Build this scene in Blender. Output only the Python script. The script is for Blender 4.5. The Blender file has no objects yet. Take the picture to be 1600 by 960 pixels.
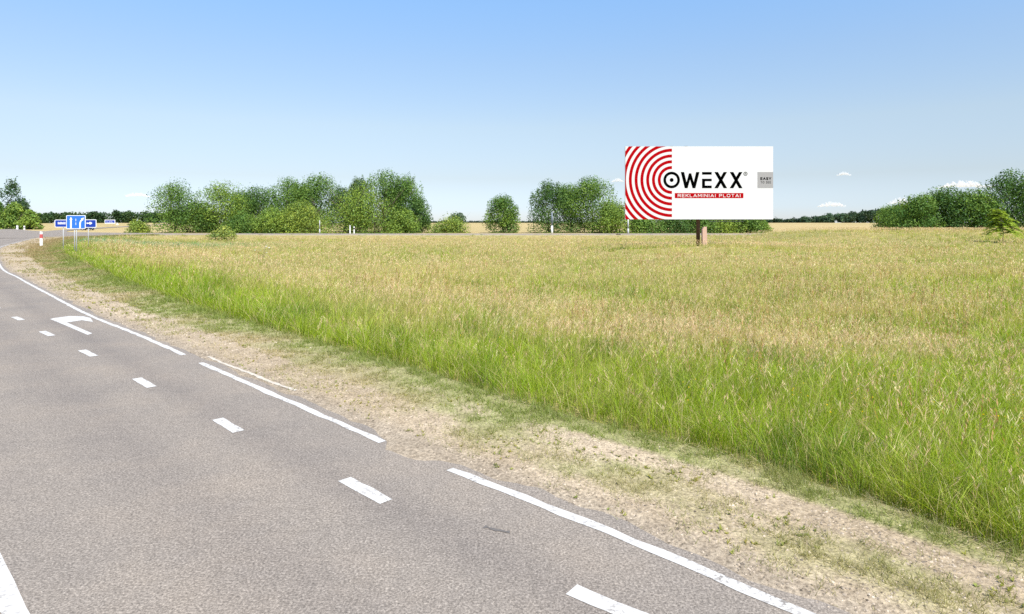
import bpy, math, random
import numpy as np
from mathutils import Vector
R = math.radians
rng = np.random.default_rng(7)
random.seed(7)
scene = bpy.context.scene
COL = scene.collection

# ------------------------------------------------------------------ camera, sky, sun, exposure
EYE, FOC, HORIZON = 2.7, 1000.0, 350.0          # eye height (m), focal length and horizon row of the 1600 px photograph
cam_d = bpy.data.cameras.new('camera')
cam = bpy.data.objects.new('camera', cam_d); COL.objects.link(cam)
cam.location = (0, 0, EYE); cam.rotation_euler = (R(90), 0, 0)
cam_d.sensor_width = 36.0; cam_d.lens = 36.0 * FOC / 1600.0
cam_d.shift_y = -(480.0 - HORIZON) / 1600.0
cam_d.clip_start = 0.1; cam_d.clip_end = 30000
scene.camera = cam

SUN_EL, SUN_AZ = 54.0, 150.0                    # azimuth clockwise from +Y (view direction): behind the camera, to the right
world = bpy.data.worlds.new('World'); scene.world = world; world.use_nodes = True
wn = world.node_tree.nodes; wl = world.node_tree.links
bg = wn['Background']
sky = wn.new('ShaderNodeTexSky'); sky.sky_type = 'NISHITA'; sky.sun_disc = False
sky.sun_elevation = R(SUN_EL); sky.sun_rotation = R(SUN_AZ)
sky.air_density = 1.0; sky.dust_density = 0.3; sky.ozone_density = 1.5; sky.altitude = 100
# a clear, slightly hazy summer sky: whitish near the horizon, even pale blue higher up (the tone goes on unchanged to the zenith)
tcw = wn.new('ShaderNodeTexCoord'); sepw = wn.new('ShaderNodeSeparateXYZ'); wl.new(tcw.outputs['Generated'], sepw.inputs[0])
rw = wn.new('ShaderNodeValToRGB'); ew = rw.color_ramp.elements
for k in range(3): ew.new(0.5)
for k, (p_, c_) in enumerate(((0.025, (0.66, 0.74, 1.02)), (0.07, (0.765, 0.725, 0.79)), (0.148, (1.06, 0.95, 0.88)), (0.242, (1.15, 1.14, 1.12)), (0.326, (1.18, 1.33, 1.39)))):
    ew[k].position = p_; ew[k].color = (c_[0] / 2, c_[1] / 2, c_[2] / 2, 1)
wl.new(sepw.outputs['Z'], rw.inputs[0])
dbl = wn.new('ShaderNodeVectorMath'); dbl.operation = 'SCALE'; dbl.inputs['Scale'].default_value = 2.0; wl.new(rw.outputs[0], dbl.inputs[0])
mul = wn.new('ShaderNodeVectorMath'); mul.operation = 'MULTIPLY'; wl.new(sky.outputs[0], mul.inputs[0]); wl.new(dbl.outputs[0], mul.inputs[1])
wl.new(mul.outputs[0], bg.inputs[0]); bg.inputs[1].default_value = 0.10
sun_d = bpy.data.lights.new('sun', 'SUN'); sun_d.energy = 4.6; sun_d.angle = R(0.5); sun_d.color = (1.0, 0.95, 0.87)
sun = bpy.data.objects.new('sun', sun_d); COL.objects.link(sun)
sdir = Vector((math.sin(R(SUN_AZ)) * math.cos(R(SUN_EL)), math.cos(R(SUN_AZ)) * math.cos(R(SUN_EL)), math.sin(R(SUN_EL))))
sun.rotation_euler = sdir.to_track_quat('Z', 'Y').to_euler()
vs = scene.view_settings
vs.view_transform = 'Standard'; vs.look = 'None'; vs.gamma = 1.0; vs.exposure = 0.70
scene.render.film_transparent = False
scene.cycles.max_bounces = 12; scene.cycles.transparent_max_bounces = 40; scene.cycles.volume_bounces = 0
scene.cycles.use_denoising = False

# ------------------------------------------------------------------ helpers
def at(u, v, z=0.0):
    """the place in the world, at height z, that stands at row v and column u of the 1600 px photograph"""
    Y = (EYE - z) * FOC / (v - HORIZON)
    return np.array(((u - 800.0) * Y / FOC, Y))
def ux(u, Y): return (u - 800.0) * Y / FOC
def vz(v, Y): return EYE - (v - HORIZON) * Y / FOC
def ss(x, a, b):
    t = np.clip((np.asarray(x, float) - a) / (b - a), 0, 1); return t * t * (3 - 2 * t)
_ng = np.random.default_rng(3).random((256, 256))
def noise(x, y, scale=1.0, ox=0.0):
    x = np.asarray(x, float) / scale + 1000.3 + ox; y = np.asarray(y, float) / scale + 1000.7 + ox * 1.7
    xi = np.floor(x).astype(int); yi = np.floor(y).astype(int); fx = x - xi; fy = y - yi
    fx = fx * fx * (3 - 2 * fx); fy = fy * fy * (3 - 2 * fy)
    g = lambda a, b: _ng[a % 256, b % 256]
    return (g(xi, yi) * (1 - fx) + g(xi + 1, yi) * fx) * (1 - fy) + (g(xi, yi + 1) * (1 - fx) + g(xi + 1, yi + 1) * fx) * fy
def fnoise(x, y, scale, ox=0.0):
    return 0.55 * noise(x, y, scale, ox) + 0.3 * noise(x, y, scale / 2.1, ox + 9) + 0.15 * noise(x, y, scale / 4.3, ox + 17)

def link(o, parent=None):
    COL.objects.link(o)
    if parent is not None: o.parent = parent
    return o
def tag(o, label=None, cat=None, group=None, kind=None):
    if label: o['label'] = label
    if cat: o['category'] = cat
    if group: o['group'] = group
    if kind: o['kind'] = kind
    return o
def empty(name, loc, label, cat, group=None, rz=0.0):
    o = bpy.data.objects.new(name, None); link(o); o.location = loc; o.rotation_euler = (0, 0, rz)
    o.empty_display_size = 0.3
    return tag(o, label, cat, group)
def obj(name, V, F, mat, parent=None, smooth=False, col=None):
    me = bpy.data.meshes.new(name)
    me.from_pydata([tuple(map(float, v)) for v in V], [], [tuple(map(int, f)) for f in F])
    me.update()
    if smooth: me.polygons.foreach_set('use_smooth', [True] * len(me.polygons))
    if col is not None:
        a = me.color_attributes.new('Col', 'FLOAT_COLOR', 'POINT')
        c = np.ones((len(V), 4), np.float32); c[:, :3] = col; a.data.foreach_set('color', c.ravel())
    if mat: me.materials.append(mat)
    return link(bpy.data.objects.new(name, me), parent)
def tri_obj(name, V, T, mat, parent=None, col=None, smooth=False):
    """big triangle meshes from numpy arrays"""
    me = bpy.data.meshes.new(name)
    V = np.asarray(V, np.float32); T = np.asarray(T, np.int32)
    me.vertices.add(len(V)); me.vertices.foreach_set('co', V.ravel())
    me.loops.add(T.size); me.loops.foreach_set('vertex_index', T.ravel())
    me.polygons.add(len(T)); me.polygons.foreach_set('loop_start', np.arange(0, T.size, 3, dtype=np.int32))
    if smooth: me.polygons.foreach_set('use_smooth', np.ones(len(T), bool))
    if col is not None:
        a = me.color_attributes.new('Col', 'FLOAT_COLOR', 'POINT')
        c = np.ones((len(V), 4), np.float32); c[:, :3] = col; a.data.foreach_set('color', c.ravel())
    me.materials.append(mat); me.update(); me.validate()
    return link(bpy.data.objects.new(name, me), parent)
class Acc:
    """collects triangle soups"""
    def __init__(s): s.V = []; s.T = []; s.C = []; s.n = 0
    def add(s, V, T, C):
        s.V.append(V); s.T.append(T + s.n); s.C.append(C); s.n += len(V)
    def out(s): return np.concatenate(s.V), np.concatenate(s.T), np.concatenate(s.C)
class MB:
    """collects boxes, tubes and prisms into one mesh"""
    def __init__(s): s.V = []; s.F = []
    def raw(s, V, F):
        n = len(s.V); s.V += [tuple(v) for v in V]; s.F += [tuple(i + n for i in f) for f in F]; return s
    def box(s, x0, x1, y0, y1, z0, z1):
        return s.raw([(x, y, z) for z in (z0, z1) for x, y in ((x0, y0), (x1, y0), (x1, y1), (x0, y1))],
                     [(3, 2, 1, 0), (4, 5, 6, 7), (0, 1, 5, 4), (1, 2, 6, 5), (2, 3, 7, 6), (3, 0, 4, 7)])
    def tube(s, pts, rad, n=8):
        pts = [Vector(p) for p in pts]
        if not hasattr(rad, '__len__'): rad = [rad] * len(pts)
        V = []; F = []
        for i, p in enumerate(pts):
            d = (pts[min(i + 1, len(pts) - 1)] - pts[max(i - 1, 0)]).normalized()
            a = d.cross(Vector((0, 1, 0)) if abs(d.y) < 0.9 else Vector((1, 0, 0))).normalized(); b = d.cross(a)
            for k in range(n):
                t = 2 * math.pi * k / n; V.append(tuple(p + a * (rad[i] * math.cos(t)) + b * (rad[i] * math.sin(t))))
        for i in range(len(pts) - 1):
            for k in range(n):
                F.append((i * n + k, i * n + (k + 1) % n, (i + 1) * n + (k + 1) % n, (i + 1) * n + k))
        F.append(tuple(range(n))[::-1]); F.append(tuple((len(pts) - 1) * n + k for k in range(n)))
        return s.raw(V, F)
    def prism(s, poly, y0, y1):
        """polygon in x,z pulled from y0 (front) to y1"""
        n = len(poly)
        V = [(x, y0, z) for x, z in poly] + [(x, y1, z) for x, z in poly]
        F = [tuple(range(n)), tuple(range(n, 2 * n))[::-1]] + [(i, i + n, (i + 1) % n + n, (i + 1) % n) for i in range(n)]
        return s.raw(V, F)
    def build(s, name, mat, parent=None, smooth=False): return obj(name, s.V, s.F, mat, parent, smooth)

# ------------------------------------------------------------------ materials
def new_mat(name):
    m = bpy.data.materials.new(name); m.use_nodes = True
    nt = m.node_tree; nt.nodes.clear()
    return m, nt.nodes, nt.links
def ramp(n, stops):
    r = n.new('ShaderNodeValToRGB'); e = r.color_ramp.elements
    while len(e) < len(stops): e.new(0.5)
    for k, (p, c) in enumerate(stops): e[k].position = p; e[k].color = (*c, 1)
    return r
def nz(n, l, scale, detail=4, rough=0.6, vec=None):
    t = n.new('ShaderNodeTexNoise'); t.inputs['Scale'].default_value = scale
    t.inputs['Detail'].default_value = detail; t.inputs['Roughness'].default_value = rough
    if vec is not None: l.new(vec, t.inputs['Vector'])
    return t
def mixc(n, l, fac, a, b, mode='MIX'):
    m = n.new('ShaderNodeMix'); m.data_type = 'RGBA'; m.blend_type = mode
    for s, v in ((0, fac), (6, a), (7, b)):
        if hasattr(v, 'is_output'): l.new(v, m.inputs[s])
        elif s == 0: m.inputs[0].default_value = v
        else: m.inputs[s].default_value = (*v, 1)
    return m.outputs[2]
def finish(n, l, color, rough=0.85, bump=None, bstr=0.3, bdist=0.02, spec=0.3, metal=0.0):
    o = n.new('ShaderNodeOutputMaterial'); p = n.new('ShaderNodeBsdfPrincipled')
    if hasattr(color, 'is_output'): l.new(color, p.inputs['Base Color'])
    else: p.inputs['Base Color'].default_value = (*color, 1)
    p.inputs['Roughness'].default_value = rough; p.inputs['Specular IOR Level'].default_value = spec
    p.inputs['Metallic'].default_value = metal
    if bump is not None:
        b = n.new('ShaderNodeBump'); b.inputs['Strength'].default_value = bstr; b.inputs['Distance'].default_value = bdist
        l.new(bump, b.inputs['Height']); l.new(b.outputs[0], p.inputs['Normal'])
    l.new(p.outputs[0], o.inputs[0])
def paint(name, c, rough=0.5, var=0.12, scale=3.0, metal=0.0, spec=0.3):
    m, n, l = new_mat(name)
    tc = n.new('ShaderNodeTexCoord'); t = nz(n, l, scale, 5, 0.65, tc.outputs['Object'])
    col = mixc(n, l, t.outputs[0], tuple(x * (1 - var) for x in c), tuple(min(1, x * (1 + var)) for x in c))
    finish(n, l, col, rough, t.outputs[0], 0.05, 0.01, spec, metal); return m
def leaf_mat(name, trans=0.35, gloss=0.04):
    """thin leaves: the colour of each blade or leaf comes from its vertices"""
    m, n, l = new_mat(name)
    a = n.new('ShaderNodeAttribute'); a.attribute_name = 'Col'
    d = n.new('ShaderNodeBsdfDiffuse'); t = n.new('ShaderNodeBsdfTranslucent'); mx = n.new('ShaderNodeMixShader')
    tcol = mixc(n, l, 1.0, a.outputs['Color'], (1.25, 1.2, 0.55), 'MULTIPLY')
    l.new(a.outputs['Color'], d.inputs[0]); l.new(tcol, t.inputs[0])
    mx.inputs[0].default_value = trans; l.new(d.outputs[0], mx.inputs[1]); l.new(t.outputs[0], mx.inputs[2])
    g = n.new('ShaderNodeBsdfGlossy'); g.inputs['Roughness'].default_value = 0.45; g.inputs[0].default_value = (1, 1, 1, 1)
    m2 = n.new('ShaderNodeMixShader'); m2.inputs[0].default_value = gloss
    l.new(mx.outputs[0], m2.inputs[1]); l.new(g.outputs[0], m2.inputs[2])
    o = n.new('ShaderNodeOutputMaterial'); l.new(m2.outputs[0], o.inputs[0]); return m
M = {}
M['grass'] = leaf_mat('grass_blades', 0.42, 0.015)
M['leaf'] = leaf_mat('leaves', 0.34, 0.006)
M['bark'] = paint('bark', (0.10, 0.08, 0.06), 0.9, 0.35, 8)
M['white'] = paint('white_paint', (0.80, 0.80, 0.79), 0.4, 0.03)
M['face_white'] = paint('poster_white', (0.60, 0.595, 0.595), 0.7, 0.012, 0.5, spec=0.1)
M['red'] = paint('poster_red', (0.34, 0.001, 0.004), 0.8, 0.02, spec=0.03)
M['black'] = paint('poster_black', (0.001, 0.001, 0.001), 0.9, 0.1, spec=0.0)
M['grey_print'] = paint('poster_grey', (0.31, 0.30, 0.30), 0.8, 0.02, spec=0.05)
M['dark_print'] = paint('poster_dark_grey', (0.02, 0.02, 0.02), 0.9, 0.02, spec=0.0)
M['tar'] = paint('tar', (0.13, 0.118, 0.108), 0.9, 0.3, 20)
M['rust'] = paint('rusty_steel', (0.105, 0.058, 0.042), 0.8, 0.4, 4)
M['pale_concrete'] = paint('pale_concrete', (0.50, 0.33, 0.25), 0.9, 0.15, 5)
M['galv'] = paint('galvanised_steel', (0.42, 0.43, 0.44), 0.5, 0.12, 6)
M['dark_steel'] = paint('dark_grey_steel', (0.16, 0.19, 0.22), 0.6, 0.15, 6)
M['sign_blue'] = paint('sign_dark_blue', (0.012, 0.045, 0.33), 0.4, 0.05)
M['sign_light_blue'] = paint('sign_bright_blue', (0.03, 0.16, 0.66), 0.4, 0.05)
M['post_red'] = paint('post_red_band', (0.50, 0.10, 0.10), 0.5, 0.1)
M['car_dark'] = paint('car_paint_dark', (0.03, 0.035, 0.06), 0.25, 0.05)
M['glass'] = paint('dark_glass', (0.03, 0.04, 0.05), 0.1, 0.05)
M['rubber'] = paint('rubber', (0.02, 0.02, 0.02), 0.8, 0.2)
M['rim'] = paint('wheel_rim', (0.4, 0.4, 0.4), 0.4, 0.1)
M['lamp_red'] = paint('tail_lamp', (0.4, 0.02, 0.02), 0.3, 0.1)
M['hidden_dark'] = paint('dark_pipe', (0.04, 0.035, 0.03), 0.9, 0.3)

def asphalt_mat():
    m, n, l = new_mat('worn_asphalt')
    tc = n.new('ShaderNodeTexCoord'); P = tc.outputs['Object']
    fine = nz(n, l, 48, 3, 0.8, P)                       # stone chips
    mid = nz(n, l, 9, 4, 0.6, P); big = nz(n, l, 0.55, 5, 0.6, P)
    vo = n.new('ShaderNodeTexVoronoi'); vo.inputs['Scale'].default_value = 95; l.new(P, vo.inputs['Vector'])
    chips = ramp(n, [(0.25, (0.085, 0.073, 0.065)), (0.52, (0.262, 0.224, 0.194)), (0.78, (0.54, 0.465, 0.395))])
    l.new(fine.outputs[0], chips.inputs[0])
    bwv = n.new('ShaderNodeRGBToBW'); l.new(vo.outputs['Color'], bwv.inputs[0])
    c2 = mixc(n, l, 0.35, chips.outputs[0], bwv.outputs[0], 'SOFT_LIGHT')
    hue = n.new('ShaderNodeHueSaturation'); hue.inputs['Saturation'].default_value = 0.75; l.new(c2, hue.inputs['Color'])
    patch = ramp(n, [(0.32, (0.89, 0.89, 0.90)), (0.5, (1.0, 0.99, 0.98)), (0.66, (1.09, 1.06, 1.02))]); l.new(big.outputs[0], patch.inputs[0])
    c3 = mixc(n, l, 1.0, hue.outputs[0], patch.outputs[0], 'MULTIPLY')
    mr = ramp(n, [(0.3, (0.90, 0.90, 0.90)), (0.7, (1.08, 1.08, 1.08))]); l.new(mid.outputs[0], mr.inputs[0])
    c4 = mixc(n, l, 1.0, c3, mr.outputs[0], 'MULTIPLY')
    # wear along the wheel tracks (attribute Col: red = track)
    a = n.new('ShaderNodeAttribute'); a.attribute_name = 'Col'
    sep = n.new('ShaderNodeSeparateColor'); l.new(a.outputs['Color'], sep.inputs[0])
    c5 = mixc(n, l, sep.outputs[0], c4, mixc(n, l, 1.0, c4, (0.87, 0.87, 0.885), 'MULTIPLY'))
    # fine cracks
    wv = n.new('ShaderNodeTexVoronoi'); wv.feature = 'DISTANCE_TO_EDGE'; wv.inputs['Scale'].default_value = 0.38
    dv = n.new('ShaderNodeVectorMath'); dv.operation = 'ADD'; wob = nz(n, l, 1.6, 4, 0.6, P)
    l.new(P, dv.inputs[0]); l.new(wob.outputs['Color'], dv.inputs[1]); l.new(dv.outputs[0], wv.inputs['Vector'])
    ck = ramp(n, [(0.0, (1, 1, 1)), (0.004, (0, 0, 0))]); l.new(wv.outputs['Distance'], ck.inputs[0])
    gate = nz(n, l, 0.35, 2, 0.5, P); gr = ramp(n, [(0.56, (0, 0, 0)), (0.66, (0.55, 0.55, 0.55))]); l.new(gate.outputs[0], gr.inputs[0])
    cf = mixc(n, l, 1.0, ck.outputs[0], gr.outputs[0], 'MULTIPLY')
    c6 = mixc(n, l, cf, c5, (0.09, 0.085, 0.08))
    finish(n, l, mixc(n, l, 1.0, c6, (0.915, 0.893, 0.84), 'MULTIPLY'), 0.9, fine.outputs[0], 0.5, 0.006, 0.25); return m
M['asphalt'] = asphalt_mat()
def marking_mat():
    m, n, l = new_mat('worn_road_paint')
    tc = n.new('ShaderNodeTexCoord'); P = tc.outputs['Object']
    a = nz(n, l, 22, 5, 0.7, P); b = nz(n, l, 3, 3, 0.6, P)
    r1 = ramp(n, [(0.49, (0, 0, 0)), (0.58, (1, 1, 1))]); l.new(a.outputs[0], r1.inputs[0])
    r2 = ramp(n, [(0.42, (0.08, 0.08, 0.08)), (0.66, (0.95, 0.95, 0.95))]); l.new(b.outputs[0], r2.inputs[0])
    f = mixc(n, l, 1.0, r1.outputs[0], r2.outputs[0], 'MULTIPLY')
    d = nz(n, l, 7, 3, 0.6, P); w = mixc(n, l, d.outputs[0], (0.63, 0.612, 0.585), (0.44, 0.425, 0.395))
    finish(n, l, mixc(n, l, f, w, (0.20, 0.18, 0.16)), 0.7, a.outputs[0], 0.2, 0.004); return m
M['marking'] = marking_mat(); M['old_marking'] = paint('faded_line_paint', (0.47, 0.42, 0.35), 0.9, 0.35, 9)
def ground_mat(name, sandy):
    """soil, gravel and dry thatch; attribute Col carries the plain colour of the cover that grows there"""
    m, n, l = new_mat(name)
    tc = n.new('ShaderNodeTexCoord'); P = tc.outputs['Object']
    a = n.new('ShaderNodeAttribute'); a.attribute_name = 'Col'
    f = nz(n, l, 28 if sandy else 6, 5, 0.7, P); g = nz(n, l, 5 if sandy else 0.8, 4, 0.6, P)
    vo = n.new('ShaderNodeTexVoronoi'); vo.inputs['Scale'].default_value = 45; l.new(P, vo.inputs['Vector'])
    r = ramp(n, [(0.28, (0.45, 0.43, 0.41)), (0.5, (1, 1, 1)), (0.72, (1.38, 1.37, 1.34))]); l.new(f.outputs[0], r.inputs[0])
    c = mixc(n, l, 1.0, a.outputs['Color'], r.outputs[0], 'MULTIPLY')
    r2 = ramp(n, [(0.3, (0.82, 0.80, 0.78)), (0.7, (1.15, 1.15, 1.15))]); l.new(g.outputs[0], r2.inputs[0])
    c = mixc(n, l, 1.0, c, r2.outputs[0], 'MULTIPLY')
    if sandy:
        bw = n.new('ShaderNodeRGBToBW'); l.new(vo.outputs['Color'], bw.inputs[0])
        vr = ramp(n, [(0.2, (0.55, 0.53, 0.50)), (0.5, (1, 1, 1)), (0.8, (1.25, 1.23, 1.2))]); l.new(bw.outputs[0], vr.inputs[0])
        c = mixc(n, l, 0.5, c, vr.outputs[0], 'MULTIPLY')
    finish(n, l, c, 0.95, f.outputs[0], 0.6, 0.02 if sandy else 0.08, 0.1); return m
M['ground'] = ground_mat('field_ground', False)
M['verge'] = ground_mat('gravel_verge', True)
M['gravel'] = ground_mat('gravel_stones', True)
def cloud_mat():
    """white vapour: thin puffs one sees partly through, thicker where they overlap"""
    m, n, l = new_mat('cloud_vapour')
    tc = n.new('ShaderNodeTexCoord'); t = nz(n, l, 0.02, 5, 0.65, tc.outputs['Object'])
    r = ramp(n, [(0.28, (0.05, 0.05, 0.05)), (0.70, (0.30, 0.30, 0.30))]); l.new(t.outputs[0], r.inputs[0])
    d = n.new('ShaderNodeBsdfDiffuse'); d.inputs[0].default_value = (0.9, 0.9, 0.9, 1)
    q = n.new('ShaderNodeBsdfTranslucent'); q.inputs[0].default_value = (0.9, 0.9, 0.9, 1)
    m1 = n.new('ShaderNodeMixShader'); m1.inputs[0].default_value = 0.35; l.new(d.outputs[0], m1.inputs[1]); l.new(q.outputs[0], m1.inputs[2])
    tr = n.new('ShaderNodeBsdfTransparent'); m2 = n.new('ShaderNodeMixShader'); l.new(r.outputs[0], m2.inputs[0])
    l.new(tr.outputs[0], m2.inputs[1]); l.new(m1.outputs[0], m2.inputs[2])
    o = n.new('ShaderNodeOutputMaterial'); l.new(m2.outputs[0], o.inputs[0]); return m
M['cloud'] = cloud_mat()

# ------------------------------------------------------------------ road geometry from the photograph, on the ground
def spline(P, step):
    P = np.asarray(P, float); out = []
    Q = np.vstack([2 * P[0] - P[1], P, 2 * P[-1] - P[-2]])
    for i in range(1, len(Q) - 2):
        p0, p1, p2, p3 = Q[i - 1:i + 3]; k = max(2, int(np.linalg.norm(p2 - p1) / step))
        t = np.arange(k)[:, None] / k
        out.append(0.5 * (2 * p1 + (p2 - p0) * t + (2 * p0 - 5 * p1 + 4 * p2 - p3) * t ** 2 + (3 * p1 - p0 - 3 * p2 + p3) * t ** 3))
    out.append(P[-1:]); return np.vstack(out)
E_px = [(1245, 955), (1000, 850), (850, 788), (690, 730), (500, 648), (350, 583), (220, 525), (140, 493), (80, 462), (30, 435), (0, 415)]
E_pts = [(33.0, -26.4), (13.4, -6.95), (4.95, 1.45)] + [at(*p) for p in E_px] + [(-57, 71), (-79, 104), (-88, 118)]
E = spline(E_pts, 0.25)                              # white edge line, right side of the road
def smooth(L, n, k):
    for _ in range(k): L = np.stack([np.convolve(np.pad(L[:, c], n // 2, mode='reflect', reflect_type='odd'), np.ones(n) / n, 'valid') for c in (0, 1)], 1)
    return L
E = smooth(E, 7, 2)
E_end = [(-90.5, 126), (-90.5, 136), (-86, 147.5), (-74, 153.0), (-60, 154.2)]
EV = np.vstack([E, spline([E_pts[-1]] + E_end, 0.5)[1:]])   # edge the verge follows, round the corner into the main road
G_px = [(1600, 880), (1500, 838), (1400, 790), (1270, 745), (1150, 715), (1050, 690), (950, 668), (860, 642), (800, 626), (700, 592),
        (600, 563), (500, 536), (400, 509), (300, 478), (220, 450), (170, 430), (130, 412), (105, 400)]
G_pts = [(36.5, -23.6), (16.4, -5.2), (7.6, 2.2)] + [at(*p) for p in G_px] + [(-45, 64.3), (-54, 78), (-70.6, 105), (-79, 123), (-79.5, 138), (-73, 147), (-58, 150.4)]
G = smooth(spline(G_pts, 0.25), 7, 2)                              # where the tall meadow begins
MEADOW = np.vstack([G, [(40, 150.4), (180, 150.4), (360, 150.4), (360, -60), (70, -60)]])
def seg_dist(px, py, L, closed=False):
    A = L; B = np.roll(L, -1, 0) if closed else L[1:]
    if not closed: A = L[:-1]
    best = np.full(px.shape, 1e9)
    for (ax, ay), (bx, by) in zip(A, B):
        dx, dy = bx - ax, by - ay; q = dx * dx + dy * dy + 1e-12
        t = np.clip(((px - ax) * dx + (py - ay) * dy) / q, 0, 1)
        best = np.minimum(best, (px - ax - t * dx) ** 2 + (py - ay - t * dy) ** 2)
    return np.sqrt(best)
def inside(px, py, L):
    c = np.zeros(px.shape, bool); x1, y1 = L[-1]
    for x2, y2 in L:
        if y1 != y2:
            h = ((y2 > py) != (y1 > py)) & (px < (x1 - x2) * (py - y2) / (y1 - y2) + x2); c ^= h
        x1, y1 = x2, y2
    return c
MS = np.vstack([spline(G_pts, 2.0), MEADOW[len(G):]])        # coarser outline for distances
def thin(L, tol=0.03):
    keep = [0]; i = 0
    while i < len(L) - 1:
        j = i + 1
        while j + 1 < len(L):
            a, b = L[i], L[j + 1]; d = b - a; nrm = np.array((-d[1], d[0])) / (np.linalg.norm(d) + 1e-9)
            if np.max(np.abs((L[i:j + 2] - a) @ nrm)) > tol: break
            j += 1
        keep.append(j); i = j
    return L[keep]
MSd = np.vstack([thin(G), MEADOW[len(G):]])
def meadow_d(px, py):
    px = np.asarray(px, float); py = np.asarray(py, float)
    d = seg_dist(px, py, MSd, True); return np.where(inside(px, py, MSd), d, -d)
def ramp_z(Y): return 0.09 * ss(Y, 80, 125)
def ground_z(x, y, d=None):
    x = np.asarray(x, float); y = np.asarray(y, float)
    if d is None: d = meadow_d(x, y)
    drop = 0.8 * ss(d, 0.4, np.where(y > 130, 7.0, 14.0)) * (1 - 0.8 * ss(x, 22, 60))
    ridge = 1.35 * ss(x, 46, 62) * ss(y, 66, 118) * ss(d, 0.5, 12)
    zf = ramp_z(y) * ss(-d, -6, 0) - drop + ridge + 0.85 * np.exp(-((x - 22.5) ** 2 + (y - 74) ** 2) / 110) + 0.10 * (fnoise(x, y, 9) - 0.5) * ss(d, 0.5, 4)
    zo = np.where(y < 149, -0.16 + ramp_z(y), 0.0)
    rise = 3.4 * ss(y, 190, 520) + 1.2 * (fnoise(x, y, 170, 5) - 0.5) * ss(y, 220, 500)
    z = np.where(d > 0, zf, np.where(d > -0.6, zf + (zo - zf) * np.clip(-d / 0.6, 0, 1), zo))
    return z + rise

# ground sheet
def axis(lo, hi, near, step, g=1.16):
    a = [0.0]; s = step
    while a[-1] < near[1]: a.append(a[-1] + step)
    while a[-1] < hi: s *= g; a.append(a[-1] + s)
    b = [0.0]; s = step
    while b[-1] > near[0]: b.append(b[-1] - step)
    while b[-1] > lo: s *= g; b.append(b[-1] - s)
    return np.array(sorted(set(b + a)))
gx = axis(-7000, 7000, (-110, 70), 0.9); gy = axis(-900, 9000, (-8, 172), 0.9)
GX, GY = np.meshgrid(gx, gy); fx, fy = GX.ravel(), GY.ravel()
GD = meadow_d(fx, fy); GZ = ground_z(fx, fy, GD)
nx, ny = len(gx), len(gy)
I = np.arange((nx - 1) * (ny - 1)); a = (I // (nx - 1)) * nx + I % (nx - 1)
T = np.concatenate([np.stack([a, a + 1, a + nx + 1], 1), np.stack([a, a + nx + 1, a + nx], 1)])
far = ss(fy, 162, 176)
nn = fnoise(fx, fy, 14, 3)[:, None]
c_field = np.array((0.19, 0.205, 0.055)) * (1 - nn) + np.array((0.36, 0.295, 0.125)) * nn
nf = fnoise(fx, fy, 60, 8)[:, None]
c_far = np.array((0.36, 0.29, 0.13)) * (1 - nf) + np.array((0.44, 0.34, 0.17)) * nf
nearroad = (np.abs(fy - 153) < 4)[:, None] * 1.0
c_g = c_field * (1 - far[:, None]) + c_far * far[:, None]
c_g = c_g * (1 - nearroad) + np.array((0.42, 0.36, 0.25)) * nearroad
gnd = tri_obj('ground', np.stack([fx, fy, GZ], 1), T, M['ground'], col=c_g, smooth=True)
tag(gnd, 'meadow ground and dry pale fields reaching to the horizon', kind='structure')

# roads
def tangents(L):
    t = np.gradient(L, axis=0); return t / np.linalg.norm(t, axis=1)[:, None]
def left_of(L, d):
    t = tangents(L); n = np.stack([-t[:, 1], t[:, 0]], 1)
    return L + n * (d if np.isscalar(d) else np.asarray(d)[:, None])
ER = E[np.concatenate([np.arange(0, 200, 2), np.arange(200, len(E) - 1, 4), [len(E) - 1]])]
lats = np.linspace(-0.6, 8.6, 24)                   # metres to the left of the edge line
V = []; C = []
for d in lats:
    P = left_of(ER, d); 
    for p in P:
        V.append((p[0], p[1], float(ramp_z(p[1]))))
        tr = max(math.exp(-((d - k) / 0.28) ** 2) for k in (0.95, 2.35, 4.9, 6.4)); C.append((tr, 0, 0))
m_ = len(ER); F = [(i * m_ + j, i * m_ + j + 1, (i + 1) * m_ + j + 1, (i + 1) * m_ + j) for i in range(len(lats) - 1) for j in range(m_ - 1)]
road = obj('road', V, F, M['asphalt'], col=np.array(C)); tag(road, 'worn pale grey slip road with white markings curving off to the left', kind='structure')

def strip(L, w0, w1, z, jit=0.0, step_ids=None):
    """flat ribbon between offsets w0 and w1 (left positive) of the polyline L"""
    n = len(L); a = left_of(L, np.full(n, w0) + rng.normal(0, jit, n)); b = left_of(L, np.full(n, w1) + rng.normal(0, jit, n))
    V = []
    for p in np.concatenate([a, b]): V.append((p[0], p[1], float(ramp_z(p[1])) + z))
    return V, [(i, i + 1, n + i + 1, n + i) for i in range(n - 1)]
# right edge line in two pieces with the buried gap between them
dA = np.linalg.norm(E - at(690, 732), axis=1).argmin(); dB = np.linalg.norm(E - at(588, 688), axis=1).argmin()
dC = np.linalg.norm(E - at(308, 568), axis=1).argmin(); dD = np.linalg.norm(E - at(288, 554), axis=1).argmin()
for seg in (E[20:dA + 1], E[dB:dC + 1], E[dD:]):
    if len(seg) > 3:
        V, F = strip(seg, -0.052, 0.06, 0.004, 0.009); obj('edge_line', V, F, M['marking'], road)
# centre line, bottom left
cl = at(0, 905) - at(25, 960); cl /= np.linalg.norm(cl); c0 = at(12, 934)
L = np.array([c0 + cl * s for s in np.arange(-8, 4.0, 0.25)])
V, F = strip(L, -0.07, 0.07, 0.004, 0.004); obj('centre_line', V, F, M['marking'], road)
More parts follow.
